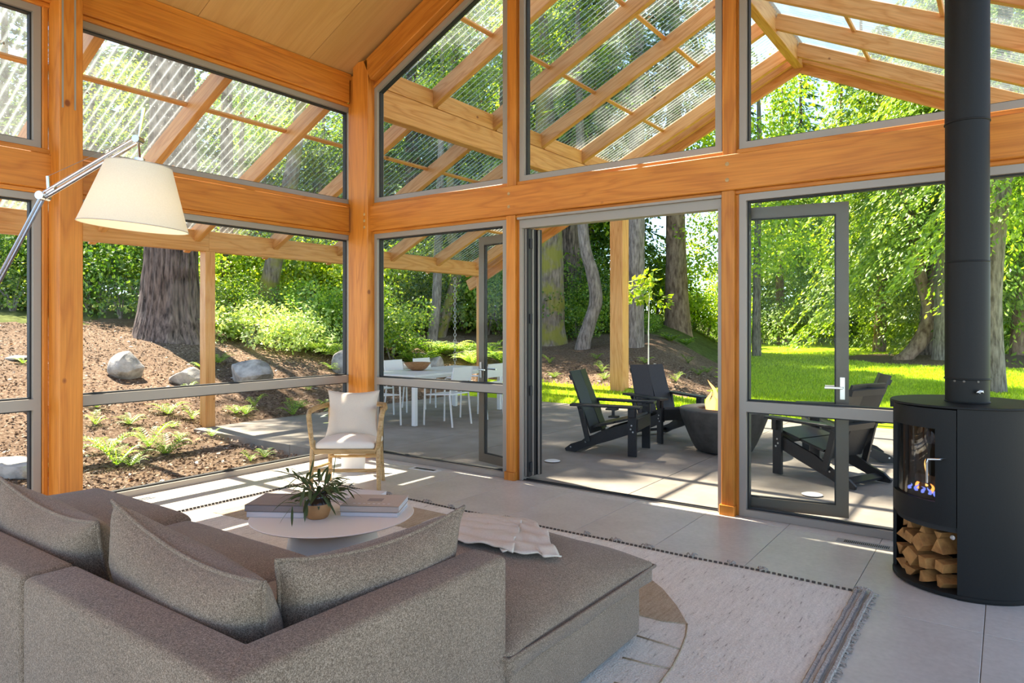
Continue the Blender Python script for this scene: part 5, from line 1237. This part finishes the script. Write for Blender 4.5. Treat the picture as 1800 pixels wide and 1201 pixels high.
def adirondack(loc, rz, label, first=None):
    if first:
        c = copy_tree(first); c.location = (*loc, 0); c.rotation_euler = (0, 0, rz); c['label'] = label; return c
    t = empty('patio_lounge_chair', (*loc, 0), rz); tag(t, label, 'chair', 'black slatted lounge chairs around the fire bowl'); H_ = M['hdpe']
    prof = [(.36, .395), (.36, .265), (.10, .165), (-.22, .055), (-.34, .0), (-.46, .0), (-.47, .03), (-.40, .085), (-.26, .135), (-.06, .245), (.2, .335)]
    for s in (-1, 1):
        Mx = Matrix(((1, 0, 0, 0), (0, 0, 1, s * .262), (0, 1, 0, 0), (0, 0, 0, 1))); b = MB().prism(prof, -.014, .014, Mx); me = b.mesh('side_rail', H_); fix_normals(me); link('side_rail', me, t)
        MB().box((.325, s * .292, .265), (.095, .03, .53), ch=.004).build('leg', H_, t)
        MB().box((.335, s * .325, .48), (.05, .03, .10), ch=.004).build('arm_bracket', H_, t)
        MB().box((.03, s * .318, .542), (.80, .125, .026), (0, R(0), R(-2 * s)), ch=.005).build('arm', H_, t)
        MB().box((-.235, s * .292, .335), (.055, .026, .43), (0, R(-14), 0), ch=.003).build('back_strut', H_, t)
        # back: two wide boards meeting in a shallow V
        MB().box((-.275, s * .133, .565), (.022, .262, .74), (0, R(-21), R(6 * s)), ch=.004).build('back_board', H_, t)
        bl_ = MB()
        for (x, z) in ((.31, .30), (.335, .27), (.32, .34), (-.22, .12), (-.40, .05), (.32, .525), (-.28, .525)): bl_.lathe([(0, .004), (.009, .003), (.010, 0)], 8, (x, z, 0))
        bl_.v = [(x, s * .3085 + s * z if x > 0 and y < .4 else s * (.277 + z), y) for (x, y, z) in bl_.v]; tag(bl_.build('bolts', M['steel'], t), 'silver bolt heads')
    MB().box((.235, 0, .392), (.25, .50, .024), (0, R(-15), 0), ch=.004).build('seat_board', H_, t); MB().box((-.02, 0, .322), (.25, .50, .024), (0, R(-15), 0), ch=.004).build('seat_board', H_, t)
    MB().box((.372, 0, .345), (.022, .55, .13), ch=.004).build('front_apron', H_, t)
    MB().box((-.41, 0, .84), (.03, .50, .06), (0, R(-21), 0), ch=.004).build('back_rail', H_, t); MB().box((-.29, 0, .515), (.03, .64, .06), (0, R(-21), 0), ch=.004).build('back_rail', H_, t)
    MB().box((-.36, 0, .05), (.08, .5, .024), (0, R(-20), 0), ch=.004).build('rear_stretcher', H_, t)
    cu = MB(); cu.box((.13, -.40, .522), (.12, .10, .018)); cu.box((.13, -.36, .48), (.03, .02, .08)); cu.box((.15, -.40, .44), (.10, .09, .018)); cu.build('cup_holder', H_, t)
    return t
ad = adirondack((2.27, 1.88), R(10), 'black lounge chair seen side-on nearest the folded doors')
adirondack((2.42, 3.04), R(-32), 'black lounge chair facing the room, in front of the porch post', ad)
adirondack((4.58, 1.82), R(156), 'black lounge chair behind the glass door leaf, back to the stove', ad)
adirondack((4.50, 3.02), R(200), 'farther black lounge chair right of the fire bowl', ad)

# ------------------------------------------------------------------ dining set, bowl, rain chain
WT = M['white']; dt = empty('dining_table', (-1.42, 3.0, 0), R(4)); tag(dt, 'white metal outdoor dining table behind the corner window', 'table')
MB().box((0, 0, .705), (1.0, 2.3, .03), ch=.004).build('tabletop', WT, dt); MB().box((0, 0, .67), (.9, 2.2, .04)).build('apron', WT, dt)
for a in (-1, 1):
    for b_ in (-1, 1): MB().box((a * .465, b_ * 1.115, .345), (.06, .06, .69), ch=.004).build('leg', WT, dt)
def dchair(loc, rz, label, first=None):
    if first:
        c = copy_tree(first); c.location = (*loc, 0); c.rotation_euler = (0, 0, rz); c['label'] = label; return c
    t = empty('dining_chair', (*loc, 0), rz); tag(t, label, 'chair', 'white dining chairs around the patio table')   # faces +x
    for s in (-1, 1):
        MB().tube([(.23, s * .24, 0), (.22, s * .235, .44), (.21, s * .235, .63), (.17, s * .235, .65), (-.20, s * .235, .66)], .013, 8).build('leg', WT, t, True, 60)
        MB().tube([(-.27, s * .23, 0), (-.22, s * .225, .44), (-.29, s * .22, .84)], .013, 8).build('leg', WT, t, True, 60)
    MB().box((0, 0, .445), (.46, .45, .016), (0, R(3), 0), ch=.004).build('seat', WT, t)
    MB().box((-.268, 0, .735), (.016, .43, .21), (0, R(-10), 0), ch=.004).build('backrest', WT, t)
    MB().box((-.245, 0, .55), (.016, .43, .03), (0, R(-8), 0)).build('back_slat', WT, t)
    return t
dc = dchair((-.62, 2.32), R(184), 'white dining chair nearest the window, back turned')
dchair((-.72, 3.25), R(184), 'white dining chair with back turned, beside open door leaf', dc); dchair((-2.2, 2.35), R(4), 'white dining chair at far side, near the room corner', dc)
dchair((-2.26, 3.15), R(4), 'white dining chair facing window, behind the wooden bowl', dc); dchair((-2.32, 3.92), R(4), 'white dining chair facing window at the table far corner', dc); dchair((-1.32, 1.62), R(92), 'white dining chair at the short end of table', dc)
bo = MB().lathe([(0, .004), (.09, .004), (.14, .03), (.205, .11), (.212, .125), (.20, .122), (.135, .045), (0, .03)], 40); tag(bo.build('wooden_bowl', M['bowlwood'], None, True, 45, (-1.58, 2.72, .7205)), 'brown turned wooden bowl on the white patio table', 'bowl')
rc = empty('rain_chain', (-3.6, 6.0, 2.45)); tag(rc, 'silver rain chain hanging from the eave behind dining table', 'chain')
def ring_mesh(Rr, r_, n=14, m_=6, sz=1.5):
    b = MB()
    for i in range(n):
        a = 6.2832 * i / n; c = Vector((math.cos(a) * Rr, 0, math.sin(a) * Rr * sz))
        for k in range(m_): q = 6.2832 * k / m_; d = Vector((math.cos(a), 0, math.sin(a))); b.v.append(tuple(c + d * r_ * math.cos(q) + Vector((0, r_ * math.sin(q), 0))))
    for i in range(n):
        for k in range(m_): b.f.append((i * m_ + k, i * m_ + (k + 1) % m_, ((i + 1) % n) * m_ + (k + 1) % m_, ((i + 1) % n) * m_ + k))
    return b.mesh('link', M['chain'], True)
rm_ = ring_mesh(.026, .0055)
for k in range(33): link('link', rm_, rc, (0, 0, -.04 - .066 * k), (0, 0, R(90) * (k % 2) + R(30)))
